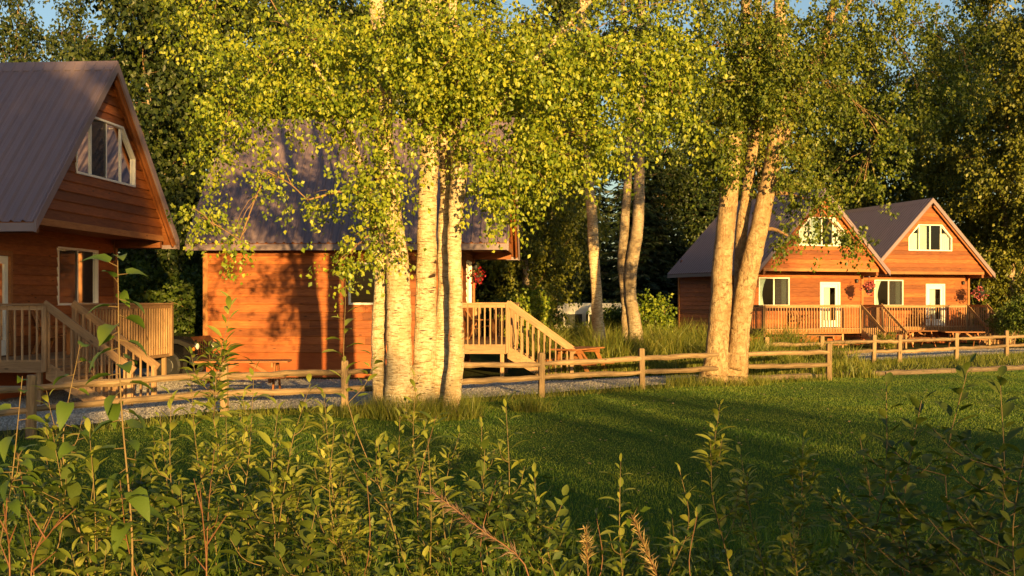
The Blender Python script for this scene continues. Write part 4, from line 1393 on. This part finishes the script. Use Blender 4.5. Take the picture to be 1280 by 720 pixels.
# ------------------------------------------------------------------ wood behind the photographer: it keeps the low sun off the lawn
lv = []
def mass(cx, cy, cz, rx, ry, rz, n, ls=.30):
    (Vb, Fb), _ = blob_sprays((cx, cy, cz), (rx, ry, rz), n, 9, ls, (.4, 1.0), .15)
    lv.append((Vb, Fb))
x = -6.0
while x < 46:
    top = (3.75 if x < 8.4 else 4.2 if 9.2 < x < 11 else 5.9 if x < 18 else 4.95) + .3 * math.sin(x * .9) + rng.uniform(-.55, .45) * (1.6 if x > 11 else 1)
    mass(x, -16 + rng.uniform(-.8, .8), top * .45, 1.2, 1.3, top * .42, 150, .22)
    x += 1.15
for (cx, cz, rx, rz, n) in ((-4, 7, 3, 4.5, 420), (0, 8, 2.6, 4.5, 400), (1.9, 5.6, 2.2, 2.2, 520), (3.7, 9.2, 2.0, 2.9, 560), (-8, 7, 3, 5, 300), (1.5, 11.5, 3, 2.4, 420),
                            (26.5, 12.4, 2.4, 2.4, 260), (29.6, 12.6, 2.3, 2.8, 300), (32.6, 13.6, 2.0, 3.4, 260), (34.5, 17, 2.4, 3, 200), (28, 18, 3, 3, 250)):
    mass(cx, -17, cz, rx, 2, rz, n)
tag(obj('shrubbery', mesh_np('shrubbery', *join(lv), M['under'])), 'belt of shrubs and trees behind the viewpoint', 'shrubbery', None, 'stuff')

# ------------------------------------------------------------------ flower baskets
def basket(label, root, x, y, zt, col, mix=True):
    q = on_cabin(root, x, y, zt)
    b = empty('flower_basket', q); tag(b, label, 'flower basket', 'hanging flower baskets')
    mb = MB(); mb.lathe([(.02, -.62), (.13, -.60), (.17, -.42), (.18, -.40), (.16, -.40)], n=12)
    mb.build('pot', M['black'], b, True)
    mb = MB()
    for a in (0, 2.1, 4.2): mb.tube([(0, 0, 0), (.16 * math.cos(a), .16 * math.sin(a), -.42)], [.005, .005], 4)
    mb.build('hanger', M['black'], b)
    n = 170
    d_ = unit(rng.normal(0, 1, (n, 3))); p = d_ * np.array([.24, .24, .18]) * rng.uniform(.5, 1, (n, 1)) + np.array([0, 0, -.38])
    L = rng.uniform(.05, .09, n)
    obj('foliage', mesh_np('foliage', *leaf_arrays(p, d_ + rng.normal(0, .4, (n, 3)), L, L * .7), M['leafbg']), None, b)
    n = 150
    d_ = unit(rng.normal(0, 1, (n, 3))); p = d_ * np.array([.12, .12, .10]) * rng.uniform(.4, 1.1, (n, 1)) + np.array([0, 0, -.40])
    _c = unit(rng.normal(0, 1, (8, 3))) * np.array([.26, .26, .22]) + np.array([0, 0, -.06])
    p = p + _c[rng.integers(0, 8, n)]
    L = rng.uniform(.05, .085, n)
    b.scale = (1.15, 1.0, 1.2) if col == 'pink_flower' else (.6, .6, .9)
    fo = obj('flowers', mesh_np('flowers', *leaf_arrays(p, d_ + rng.normal(0, .5, (n, 3)), L, L * 1.1), M[col]), None, b)
    fo['kind'] = 'stuff'
    return b
basket('hanging basket of red flowers at the left picture edge by the door', C_L, -1.0, -2.9, 2.98, 'red_flower')
basket('hanging basket of red flowers right of the birch clump', C_M, -.62, -2.7, 3.02, 'red_flower')
basket('hanging basket of pink flowers between the two far cabins', C_3, .25, 2.40, 3.22, 'pink_flower')
basket('hanging basket of pink and red flowers at the end of the farthest deck', C_4, .25, 2.75, 3.10, 'pink_flower')

# ------------------------------------------------------------------ off-roader
def car():
    c = empty('parked_car', (-9.72, 28.78, 0), R(-8)); tag(c, 'black off-road car parked between the two nearest cabins, front showing', 'car')
    m, nt, b = new_mat('black_car_paint')
    b.inputs['Base Color'].default_value = (.004, .004, .005, 1); b.inputs['Specular IOR Level'].default_value = .25; b.inputs['Roughness'].default_value = .2; b.inputs['Coat Weight'].default_value = .15
    paint = m
    dark = plain('black_car_trim', (.005, .005, .0055), .6, namp=.1, bumpk=0)
    # body: hood and tub, front at x = +2
    mb = MB()
    mb.prism([(-2.0, .55), (1.86, .55), (1.90, .98), (1.80, 1.10), (.55, 1.18), (.30, 1.20), (-2.0, 1.15)], lambda a, z, w: (a, w, z), -.60, .60)
    mb.prism([(-2.0, .50), (.45, .50), (.45, 1.17), (-2.0, 1.14)], lambda a, z, w: (a, w, z), -.78, .78)
    mb.build('body', paint, c)
    mb = MB(); mb.prism([(-2.0, 1.15), (.28, 1.18), (-.05, 1.78), (-1.95, 1.80)], lambda a, z, w: (a, w, z), -.72, .72); mb.build('cab', paint, c)
    gl = MB(); gl.add([(.275, -.62, 1.24), (.275, .62, 1.24), (-.01, .60, 1.72), (-.01, -.60, 1.72)], [(0, 1, 2, 3)]); gl.build('windscreen', M['glass'], c)
    for s in (-1, 1):
        MB().add([(.10, s * .725, 1.24), (-.85, s * .725, 1.24), (-.85, s * .725, 1.7), (-.12, s * .725, 1.7)], [(0, 1, 2, 3)]).build('side_window', M['glass'], c)
        fd = MB(); fd.prism([(.62, .78), (.80, 1.0), (1.05, 1.06), (1.60, 1.04), (1.92, .92), (1.92, .80), (1.58, .94), (1.05, .95), (.78, .72)], lambda a, z, w: (a, w, z), s * .58, s * .86)
        fd.build('fender', dark, c)
    gr = MB()
    for i in range(8):
        y = -.42 + i * .12
        gr.box(1.885, 1.93, y - .028, y + .028, .66, .98)
    gr.box(1.885, 1.925, -.5, .5, .62, .67); gr.box(1.885, 1.925, -.5, .5, .97, 1.03)
    gr.build('grille', paint, c)
    for s in (-1, 1):
        m_ = MB(); m_.tube([(1.88, s * .50, .86), (1.945, s * .50, .86)], [.095, .088], 14); h = m_.build('headlight', M['chrome'], c)
        MB().tube([(1.942, s * .50, .86), (1.962, s * .50, .86)], [.078, .06], 14).build('lens', M['white'], h)
        MB().tube([(1.93, s * .72, .80), (1.955, s * .72, .80)], [.045, .04], 10).build('indicator', plain('amber_lens', (.7, .18, .02), .3) , c)
    MB().box(1.88, 2.12, -.85, .85, .42, .62).build('bumper', dark, c)
    for xx in (1.25, -1.25):
        for s in (-1, 1):
            mb = MB(); mb.tube([(xx, s * .60, .38), (xx, s * .63, .38), (xx, s * .80, .38), (xx, s * .84, .38)], [.33, .38, .38, .33], 20)
            w_ = mb.build('wheel', dark, c)
            MB().tube([(xx, s * .835, .38), (xx, s * .85, .38)], [.22, .19], 14).build('rim', M['black'], w_)
    return c
car()

# ------------------------------------------------------------------ camper trailers
def trailer(label, x, y, rz, L=6.0):
    t = empty('camper_trailer', (x, y, gz(x, y)), rz); tag(t, label, 'camper', 'white camper trailers among the trees')
    prof = [(-L / 2, .55), (L / 2, .55), (L / 2 + .1, 1.3), (L / 2 - .1, 2.45), (L / 2 - .4, 2.68), (-L / 2 + .4, 2.68), (-L / 2 + .05, 2.45), (-L / 2, 1.3)]
    MB().prism(prof, lambda a, z, w: (a, w, z), -1.1, 1.1).build('body', M['white'], t)
    MB().box(-L / 2 - .01, L / 2 + .0, -1.112, 1.112, 1.05, 1.22).build('stripe', plain('teal_stripe', (.06, .14, .16), .4), t)
    for xx in (-L * .32, -.1, L * .3):
        w_ = MB().box(xx - .45, xx + .45, -1.125, -1.102, 1.5, 2.1).build('window', M['black'], t)
        MB().add([(xx - .4, -1.13, 1.54), (xx + .4, -1.13, 1.54), (xx + .4, -1.13, 2.06), (xx - .4, -1.13, 2.06)], [(0, 1, 2, 3)]).build('pane', M['glass'], w_)
    MB().box(L * .12, L * .12 + .6, -1.118, -1.101, .7, 2.25).build('door', M['doorwhite'], t)
    for s in (-1, 1):
        for xx in (-.6, .25): MB().tube([(xx, s * .92, .33), (xx, s * 1.08, .33)], [.33, .33], 16).build('wheel', M['rubber'], t)
    return t
trailer('white camper trailer left of the single pale trunk', P(716, 400, 60).x, 60, R(4), 2.6 * 1.3)
trailer('white camper trailer between the single and the paired trunks', P(772, 400, 58).x, 58, R(-6), 3.0)
trailer('white camper just above the stair rail of the half hidden cabin', P(633, 380, 56).x, 56, R(2), 2.6)

# ------------------------------------------------------------------ foreground plants
def leaf_mesh(name, L, Wd, mat, curl=.15, heart=False):
    """a leaf with a midrib fold and a curved blade; base at origin, along +x, face up +z"""
    if heart: ws = [.0, .78, 1.0, .80, .45, .0]; ts = [0, .12, .35, .60, .82, 1.0]
    else: ws = [.0, .62, 1.0, .92, .55, .0]; ts = [0, .18, .42, .65, .86, 1.0]
    vs, fs = [], []
    for t, w in zip(ts, ws):
        z = -curl * L * t * t + .04 * L * math.sin(t * 3)
        x = L * t
        vs += [(x - (.07 * L if heart and 0 < t < .2 else 0), -w * Wd / 2, z + .16 * w * Wd), (x, 0, z), (x - (.07 * L if heart and 0 < t < .2 else 0), w * Wd / 2, z + .16 * w * Wd)]
    for i in range(len(ts) - 1):
        a = i * 3
        fs += [(a, a + 3, a + 4, a + 1), (a + 1, a + 4, a + 5, a + 2)]
    me = MB().add(vs, fs).mesh(name, mat, True)
    return me
WL = [leaf_mesh('leaf', l, w, M['willow'], c) for l, w, c in ((.062, .020, .15), (.055, .022, .4), (.044, .016, -.1), (.072, .022, .35), (.036, .014, .2))]
AL = [leaf_mesh('leaf', l, w, M['alder'], c) for l, w, c in ((.062, .034, .1), (.055, .03, .3), (.045, .026, -.1))]
PL = [leaf_mesh('leaf', l, w, M['poplar'], c, True) for l, w, c in ((.115, .072, .35), (.10, .064, .5), (.085, .055, .2), (.125, .075, .6))]

def rot_to(d, roll):
    d = Vector(d).normalized()
    y = Vector((0, 0, 1)).cross(d)
    if y.length < 1e-3: y = Vector((1, 0, 0))
    y.normalize(); z = d.cross(y)
    m = Matrix((d, y, z)).transposed()
    return m @ Matrix.Rotation(roll, 3, 'X')

def sapling(name, label, px0, px1, py1, d, nleaf, shoots, leaves, stemm, cat='sapling', group='willow shoots in front of the lawn', petiole=.012, start=.3, up=.75, rr=.007, lsc=1.0, spread=1.0):
    b = Vector(((px0 - 640) / 1400 * d, d, 0)); b.z = gz(b.x, b.y)
    top = P(px1, py1, d + random.uniform(-.15, .15))
    root = empty(name, b); tag(root, label, cat, group)
    H = (top - b).length
    r_ = random.Random(int(px0 * 7 + py1))
    ctrl = [Vector((0, 0, -.05)), (top - b) * .35 + Vector((r_.uniform(-.10, .10), r_.uniform(-.10, .10), 0)), (top - b) * .7 + Vector((r_.uniform(-.07, .07), r_.uniform(-.05, .05), 0)), top - b]
    main = spline(ctrl, 16)
    axes = [(main, start, nleaf)]
    mb = MB(); mb.tube([tuple(p) for p in main], list(np.linspace(rr, rr * .25, 16)), 6)
    for i in range(shoots):
        t = r_.uniform(.38, .85); k = int(t * 15)
        p = Vector(main[k]); a = r_.uniform(0, 6.28); L = H * r_.uniform(.14, .3) * (1.15 - t)
        L = max(L, .10)
        L *= spread
        q = p + Vector((math.cos(a) * L * .6 * spread, math.sin(a) * L * .6 * spread, L / spread))
        sp = spline([p, p.lerp(q, .5) + Vector((math.cos(a) * L * .12, math.sin(a) * L * .12, -.02)), q], 8)
        mb.tube([tuple(v) for v in sp], list(np.linspace(rr * .5, rr * .2, 8)), 5)
        axes.append((sp, .12, max(7, int(nleaf * .36))))
    mb.build('stem', stemm, root, True)
    small = MB(); pet = MB()
    for ai, (ax, st, nl) in enumerate(axes):
        n_ = len(ax)
        for i in range(nl):
            t = st + (1 - st) * (i + .5) / nl
            f = t * (n_ - 1); k = min(n_ - 2, int(f)); p = Vector(ax[k]).lerp(Vector(ax[k + 1]), f - k)
            tg = (Vector(ax[k + 1]) - Vector(ax[k])).normalized()
            a = i * 2.4 + r_.uniform(-.4, .4)
            out = Vector((math.cos(a), math.sin(a), 0))
            dr = (out + tg * (up + .6 * (t > .93)) + Vector((0, 0, r_.uniform(-.35, .25)))).normalized()
            sc_ = (r_.uniform(.75, 1.25) * (1 if t < .9 else .75)) * lsc * (1 if ai == 0 else .85)
            me = r_.choice(leaves); m3 = rot_to(dr, r_.uniform(-.5, .5)); q = p + dr * petiole
            if petiole > .02: pet.tube([tuple(p), tuple(q + dr * .004)], [.0018, .0012], 4, False)
            if ai == 0:
                o = obj('leaf', me, None, root, q, m3)
                o.scale = (sc_,) * 3
            else:
                small.add([m3 @ (v.co * sc_) + q for v in me.vertices], [tuple(pl.vertices) for pl in me.polygons])
    if pet.v:
        tag(pet.build('petioles', stemm, root), kind='stuff')
    if small.v:
        tag(small.build('side_shoot_leaves', leaves[0].materials[0], root, True), kind='stuff')
    return root

sapling('poplar_sapling', 'young poplar with large heart-shaped green leaves at the left', 140, 147, 318, 4.2, 32, 0, PL, M['stem'], group='poplar saplings', petiole=.035, start=.38, up=-.15, rr=.006, lsc=1.02)
sapling('poplar_sapling', 'darker low poplar sapling below the stair rails', 92, 100, 430, 4.5, 20, 1, PL, M['stem'], group='poplar saplings', petiole=.03, start=.25, up=-.1, rr=.005, lsc=.75)
sapling('poplar_sapling', 'short dark poplar sapling at the left edge', 22, 28, 470, 4.3, 20, 2, PL, M['stem'], group='poplar saplings', petiole=.03, start=.2, up=-.1, rr=.005, lsc=.75)
W_ = [  # px at the ground, px and py of the tip, depth, leaves, shoots, label
    (276, 290, 376, 4.7, 40, 6, 'tallest sunlit willow shoot, its tip before the cabin wall left of the birch clump'),
    (245, 238, 470, 5.3, 26, 4, 'willow shoot just left of the tallest shoot'),
    (330, 318, 455, 5.2, 26, 4, 'willow shoot just right of the tallest shoot'),
    (205, 200, 520, 5.6, 24, 4, 'shaded willow shoot under the lower end of the stair rail'),
    (372, 388, 478, 4.9, 28, 3, 'bright upright willow shoot right of the middle fence post'),
    (455, 405, 492, 4.9, 28, 3, 'bright willow shoot leaning left below the birch clump'),
    (500, 432, 352, 4.8, 26, 2, 'long arching willow stem with its tip before the dark cabin window'),
    (430, 445, 540, 5.0, 26, 5, 'bushy willow shoot below the left birch trunk'),
    (480, 500, 520, 5.3, 24, 4, 'willow shoot before the foot of the left birch trunk'),
    (530, 520, 470, 5.6, 24, 3, 'sunlit willow shoot in front of the middle birch trunk'),
    (560, 575, 540, 5.6, 24, 4, 'willow shoot just right of the birch clump foot'),
    (640, 632, 500, 5.2, 20, 2, 'thin sparse willow shoot standing alone before the fence right of the clump'),
    (668, 668, 592, 5.0, 22, 3, 'short yellow-tipped willow shoot at the lawn edge'),
    (782, 776, 576, 5.0, 16, 1, 'thin shoot in the middle of the dark lawn edge'),
    (850, 848, 580, 5.1, 14, 1, 'small shoot with broad tip leaves left of the tall lawn shoot'),
    (915, 900, 505, 5.0, 30, 2, 'tall slim willow shoot below the forked birch'),
    (940, 926, 568, 5.1, 22, 2, 'companion shoot just right of the tall slim one'),
    (1020, 1004, 546, 4.7, 30, 4, 'leafy willow shoot right of the lawn centre'),
    (232, 214, 492, 5.0, 26, 3, 'sunlit willow shoot before the lower end of the stairs'),
    (330, 348, 505, 4.6, 26, 4, 'leafy willow shoot left of the bright upright one'),
    (352, 366, 548, 4.4, 24, 4, 'low bushy willow shoot under the bright upright one'),
    (410, 418, 530, 4.5, 24, 4, 'pale leafy willow shoot between the bright shoot and the leaning one'),
    (520, 535, 548, 4.6, 24, 4, 'low willow shoot before the foot of the middle birch trunk'),
    (592, 602, 520, 5.4, 20, 3, 'thin willow shoot just right of the rightmost clump trunk'),
    (40, 58, 488, 4.6, 26, 4, 'shaded willow shoot under the leftmost fence post'),
    (130, 112, 540, 4.3, 24, 4, 'willow shoot left of the poplar stem'),
    (1045, 1050, 620, 4.5, 22, 4, 'yellow-leaved low shoot at the bottom edge'),
    (985, 990, 640, 4.5, 18, 3, 'pale low shoot beside the yellow-leaved one'),
]
for (a, b_, c, d, nl, sh, lab) in W_:
    sapling('willow_shoot', lab, a, b_, c, d, int(nl * 1.5), sh + 3, WL, M['stem'], rr=.0038, lsc=1.32, start=.22)
for (a, b_, c, d, nl, sh, lab) in [
    (1120, 1108, 478, 4.6, 34, 6, 'dark alder stem nearest the lawn in the right corner'), (1170, 1152, 500, 4.4, 36, 7, 'dark alder stem second from the lawn in the right corner'),
    (1200, 1212, 452, 4.1, 40, 8, 'tallest dark alder stem in the right corner'), (1265, 1250, 470, 4.0, 40, 8, 'dark alder stem close to the right edge'),
    (1230, 1290, 520, 3.8, 36, 8, 'alder stem leaning out of the right edge'), (1150, 1110, 590, 4.3, 34, 7, 'low alder stem leaning over the lawn'), (1080, 1075, 548, 5.0, 26, 4, 'slim alder shoot between the willow and the alder thicket')]:
    sapling('alder_stem', lab, a, b_, c, d, int(nl * .75), sh, AL, M['stem'], rr=.005, lsc=1.35, start=.3, spread=1.7, group='alder stems in the right corner', cat='shrub')
for (a, b_, c, d, nl, sh, lab) in [
    (60, 66, 540, 4.4, 26, 5, 'shaded leafy weed below the lowest fence post'), (110, 118, 590, 4.2, 24, 5, 'shaded weed in the lower left beside the dry stems'), (160, 170, 560, 4.8, 26, 5, 'shaded weed under the poplar sapling'),
    (230, 226, 610, 4.4, 24, 5, 'shaded weed at the bottom left of the willow shoots'), (330, 338, 600, 4.5, 26, 6, 'weed at the foot of the tallest willow shoot'), (400, 396, 630, 4.2, 24, 5, 'low weed at the bottom below the bright shoots'),
    (600, 606, 560, 5.2, 24, 5, 'dark weed right of the clump foot'), (700, 706, 620, 4.9, 20, 4, 'dark weed at the near lawn edge'), (560, 552, 610, 4.6, 24, 5, 'weed beside the pink seed plume')]:
    sapling('weed', lab, a, b_, c, d, int(nl * 1.0), sh + 2, AL, M['stem'], rr=.004, lsc=1.6, start=.15, spread=1.4, group='weeds at the bottom of the picture', cat='weed')

NL = [leaf_mesh('leaf', l, w, M['under'], c) for l, w, c in ((.105, .019, .25), (.09, .016, .5), (.12, .021, .4))]
for (a, b_, c, d, nl, sh, lab) in [
    (300, 268, 560, 4.4, 44, 1, 'narrow-leaved fireweed stem leaning left at the foot of the tallest shoot'), (190, 150, 600, 4.2, 40, 1, 'narrow-leaved fireweed stem leaning over the lower left weeds'),
    (360, 352, 520, 5.4, 40, 1, 'narrow-leaved fireweed stem between the two middle fence posts'), (470, 458, 590, 4.4, 40, 0, 'narrow-leaved fireweed stem below the left birch trunk'),
    (590, 620, 600, 4.6, 40, 1, 'narrow-leaved fireweed stem leaning right of the pink plume'), (720, 745, 640, 4.6, 34, 0, 'narrow-leaved fireweed stem at the near lawn edge'),
    (880, 872, 640, 4.5, 34, 0, 'narrow-leaved fireweed stem below the tall slim shoot'), (1100, 1120, 640, 4.3, 34, 1, 'narrow-leaved fireweed stem in front of the alder thicket'),
    (50, 20, 560, 4.5, 36, 0, 'narrow-leaved fireweed stem at the left edge'), (520, 545, 520, 5.4, 40, 0, 'narrow-leaved fireweed stem at the foot of the birch clump')]:
    sapling('fireweed', lab, a, b_, c, d, nl, sh, NL, M['redstem'], group='fireweed stems among the weeds', cat='fireweed', rr=.004, lsc=1.0, start=.2, up=.5)

# dry reddish stems, seed plumes
def dry_stem(label, x0, y0, x1, y1, d, plume, col):
    b = P(x0, y0, d); t = P(x1, y1, d - .1)
    g0 = Vector((b.x, b.y, gz(b.x, b.y)))
    root = empty('seed_plume' if plume else 'dry_stem', g0); tag(root, label, 'plant', 'faded stems in the weeds')
    pts = spline([Vector((0, 0, -.03)), (b - g0) * .6, b - g0, (b - g0).lerp(t - g0, .5) + Vector((0, 0, .01)), t - g0], 18)
    MB().tube([tuple(p) for p in pts], list(np.linspace(.0042, .0012, 18)), 5).build('stem', M['redstem'], root)
    if plume:
        n = 150
        tt = rng.uniform(.55, 1, n); k = (tt * 17).astype(int)
        p = pts[np.minimum(k, 16)] + (pts[np.minimum(k + 1, 17)] - pts[np.minimum(k, 16)]) * (tt * 17 - k)[:, None]
        tg = unit(pts[np.minimum(k + 1, 17)] - pts[np.minimum(k, 16)] + 1e-6)
        ax = tg * 1.0 + unit(rng.normal(0, 1, (n, 3))) * .75
        ax[:, 2] -= .25
        L = rng.uniform(.02, .085, n) * (1.3 - .7 * tt)
        obj('plume', mesh_np('plume', *leaf_arrays(p, ax, L, np.full(n, .0035)), M[col]), None, root)
    else:
        mb = MB()
        for i in range(4):
            q = Vector(pts[8 + i * 2]); e = q + Vector((random.uniform(-.08, .08), random.uniform(-.05, .05), random.uniform(.05, .12)))
            mb.tube([tuple(q), tuple(e)], [.003, .001], 4)
        mb.build('twig', M['redstem'], root)
dry_stem('long pink seed plume leaning left at the bottom centre', 660, 715, 540, 615, 3.6, True, 'seed')
dry_stem('faint tan seed plume right of the long one', 825, 735, 790, 645, 4.4, True, 'straw')
dry_stem('upright faded seed plume between the two leaning plumes', 735, 720, 732, 660, 4.4, True, 'straw')
dry_stem('reddish bare stem in the lower left corner', 12, 700, 4, 630, 3.6, False, None)
dry_stem('reddish forked stem slanting up in the lower left', 40, 705, 82, 640, 3.6, False, None)
dry_stem('bare orange stem under the bright willow shoots', 258, 705, 250, 610, 4.0, False, None)

# the tangled ground cover
lv = []
n = 7000
x = rng.uniform(-5.2, 5.2, n); y = 3.0 + 7.6 * rng.uniform(0, 1, n) ** .8
k = (np.abs(x) < y * .52 + .5) & ~((x > .3) & (y > 8.2 + .5 * np.sin(x * 3)))
x, y = x[k], y[k]; n = len(x)
hm = np.where(x < .2, 1.0, .62) * (.75 + .25 * np.sin(x * 2.3 + 1) * np.cos(y * 1.7)) * np.clip(1.25 - .06 * y, .5, 1.1)
hm *= np.where(x < .2, np.clip((11.2 - y) / 2.0, .25, 1), np.clip((9.0 - y) / 2.0, .2, 1))
H = hm * rng.uniform(.35, 1.05, n)
base = np.stack([x, y, gzv(x, y)], 1)
dirs = unit(np.stack([rng.normal(0, .22, n), rng.normal(0, .22, n), np.ones(n)], 1))
kk = 17
t = rng.uniform(.12, 1, (n, kk))
p = base[:, None, :] + dirs[:, None, :] * (H[:, None] * t)[:, :, None] + rng.normal(0, .035, (n, kk, 3))
ax = rng.normal(0, .8, p.shape); ax[:, :, 2] += .25
m_ = n * kk
L = rng.uniform(.03, .062, m_)
lv.append(leaf_arrays(p.reshape(-1, 3), ax.reshape(-1, 3), L, L * rng.uniform(.35, .6, m_), .2))
tag(obj('undergrowth', mesh_np('undergrowth', *join(lv), M['under'])), 'tangle of small-leaved weeds along the bottom of the picture', 'undergrowth', None, 'stuff')
# its thin stalks and long grass
V1, F1 = blades(base, H, np.full(n, .006), rng.uniform(.05, .4, n))
xg = rng.uniform(-4.5, 4.5, 9000); yg = rng.uniform(3.2, 9.6, 9000)
k = np.abs(xg) < yg * .5 + .4
xg, yg = xg[k], yg[k]; ng = len(xg)
V2, F2 = blades(np.stack([xg, yg, gzv(xg, yg)], 1), rng.uniform(.2, .75, ng) * np.where(xg < .2, 1.1, .75) * np.clip((10.5 - yg) / 3, .35, 1), rng.uniform(.005, .010, ng), rng.uniform(.1, .8, ng))
tag(obj('weed_grass', mesh_np('weed_grass', *join([(V1, F1), (V2, F2)]), M['grass'])), 'long thin grass and stalks growing through the weeds', 'grass', None, 'stuff')
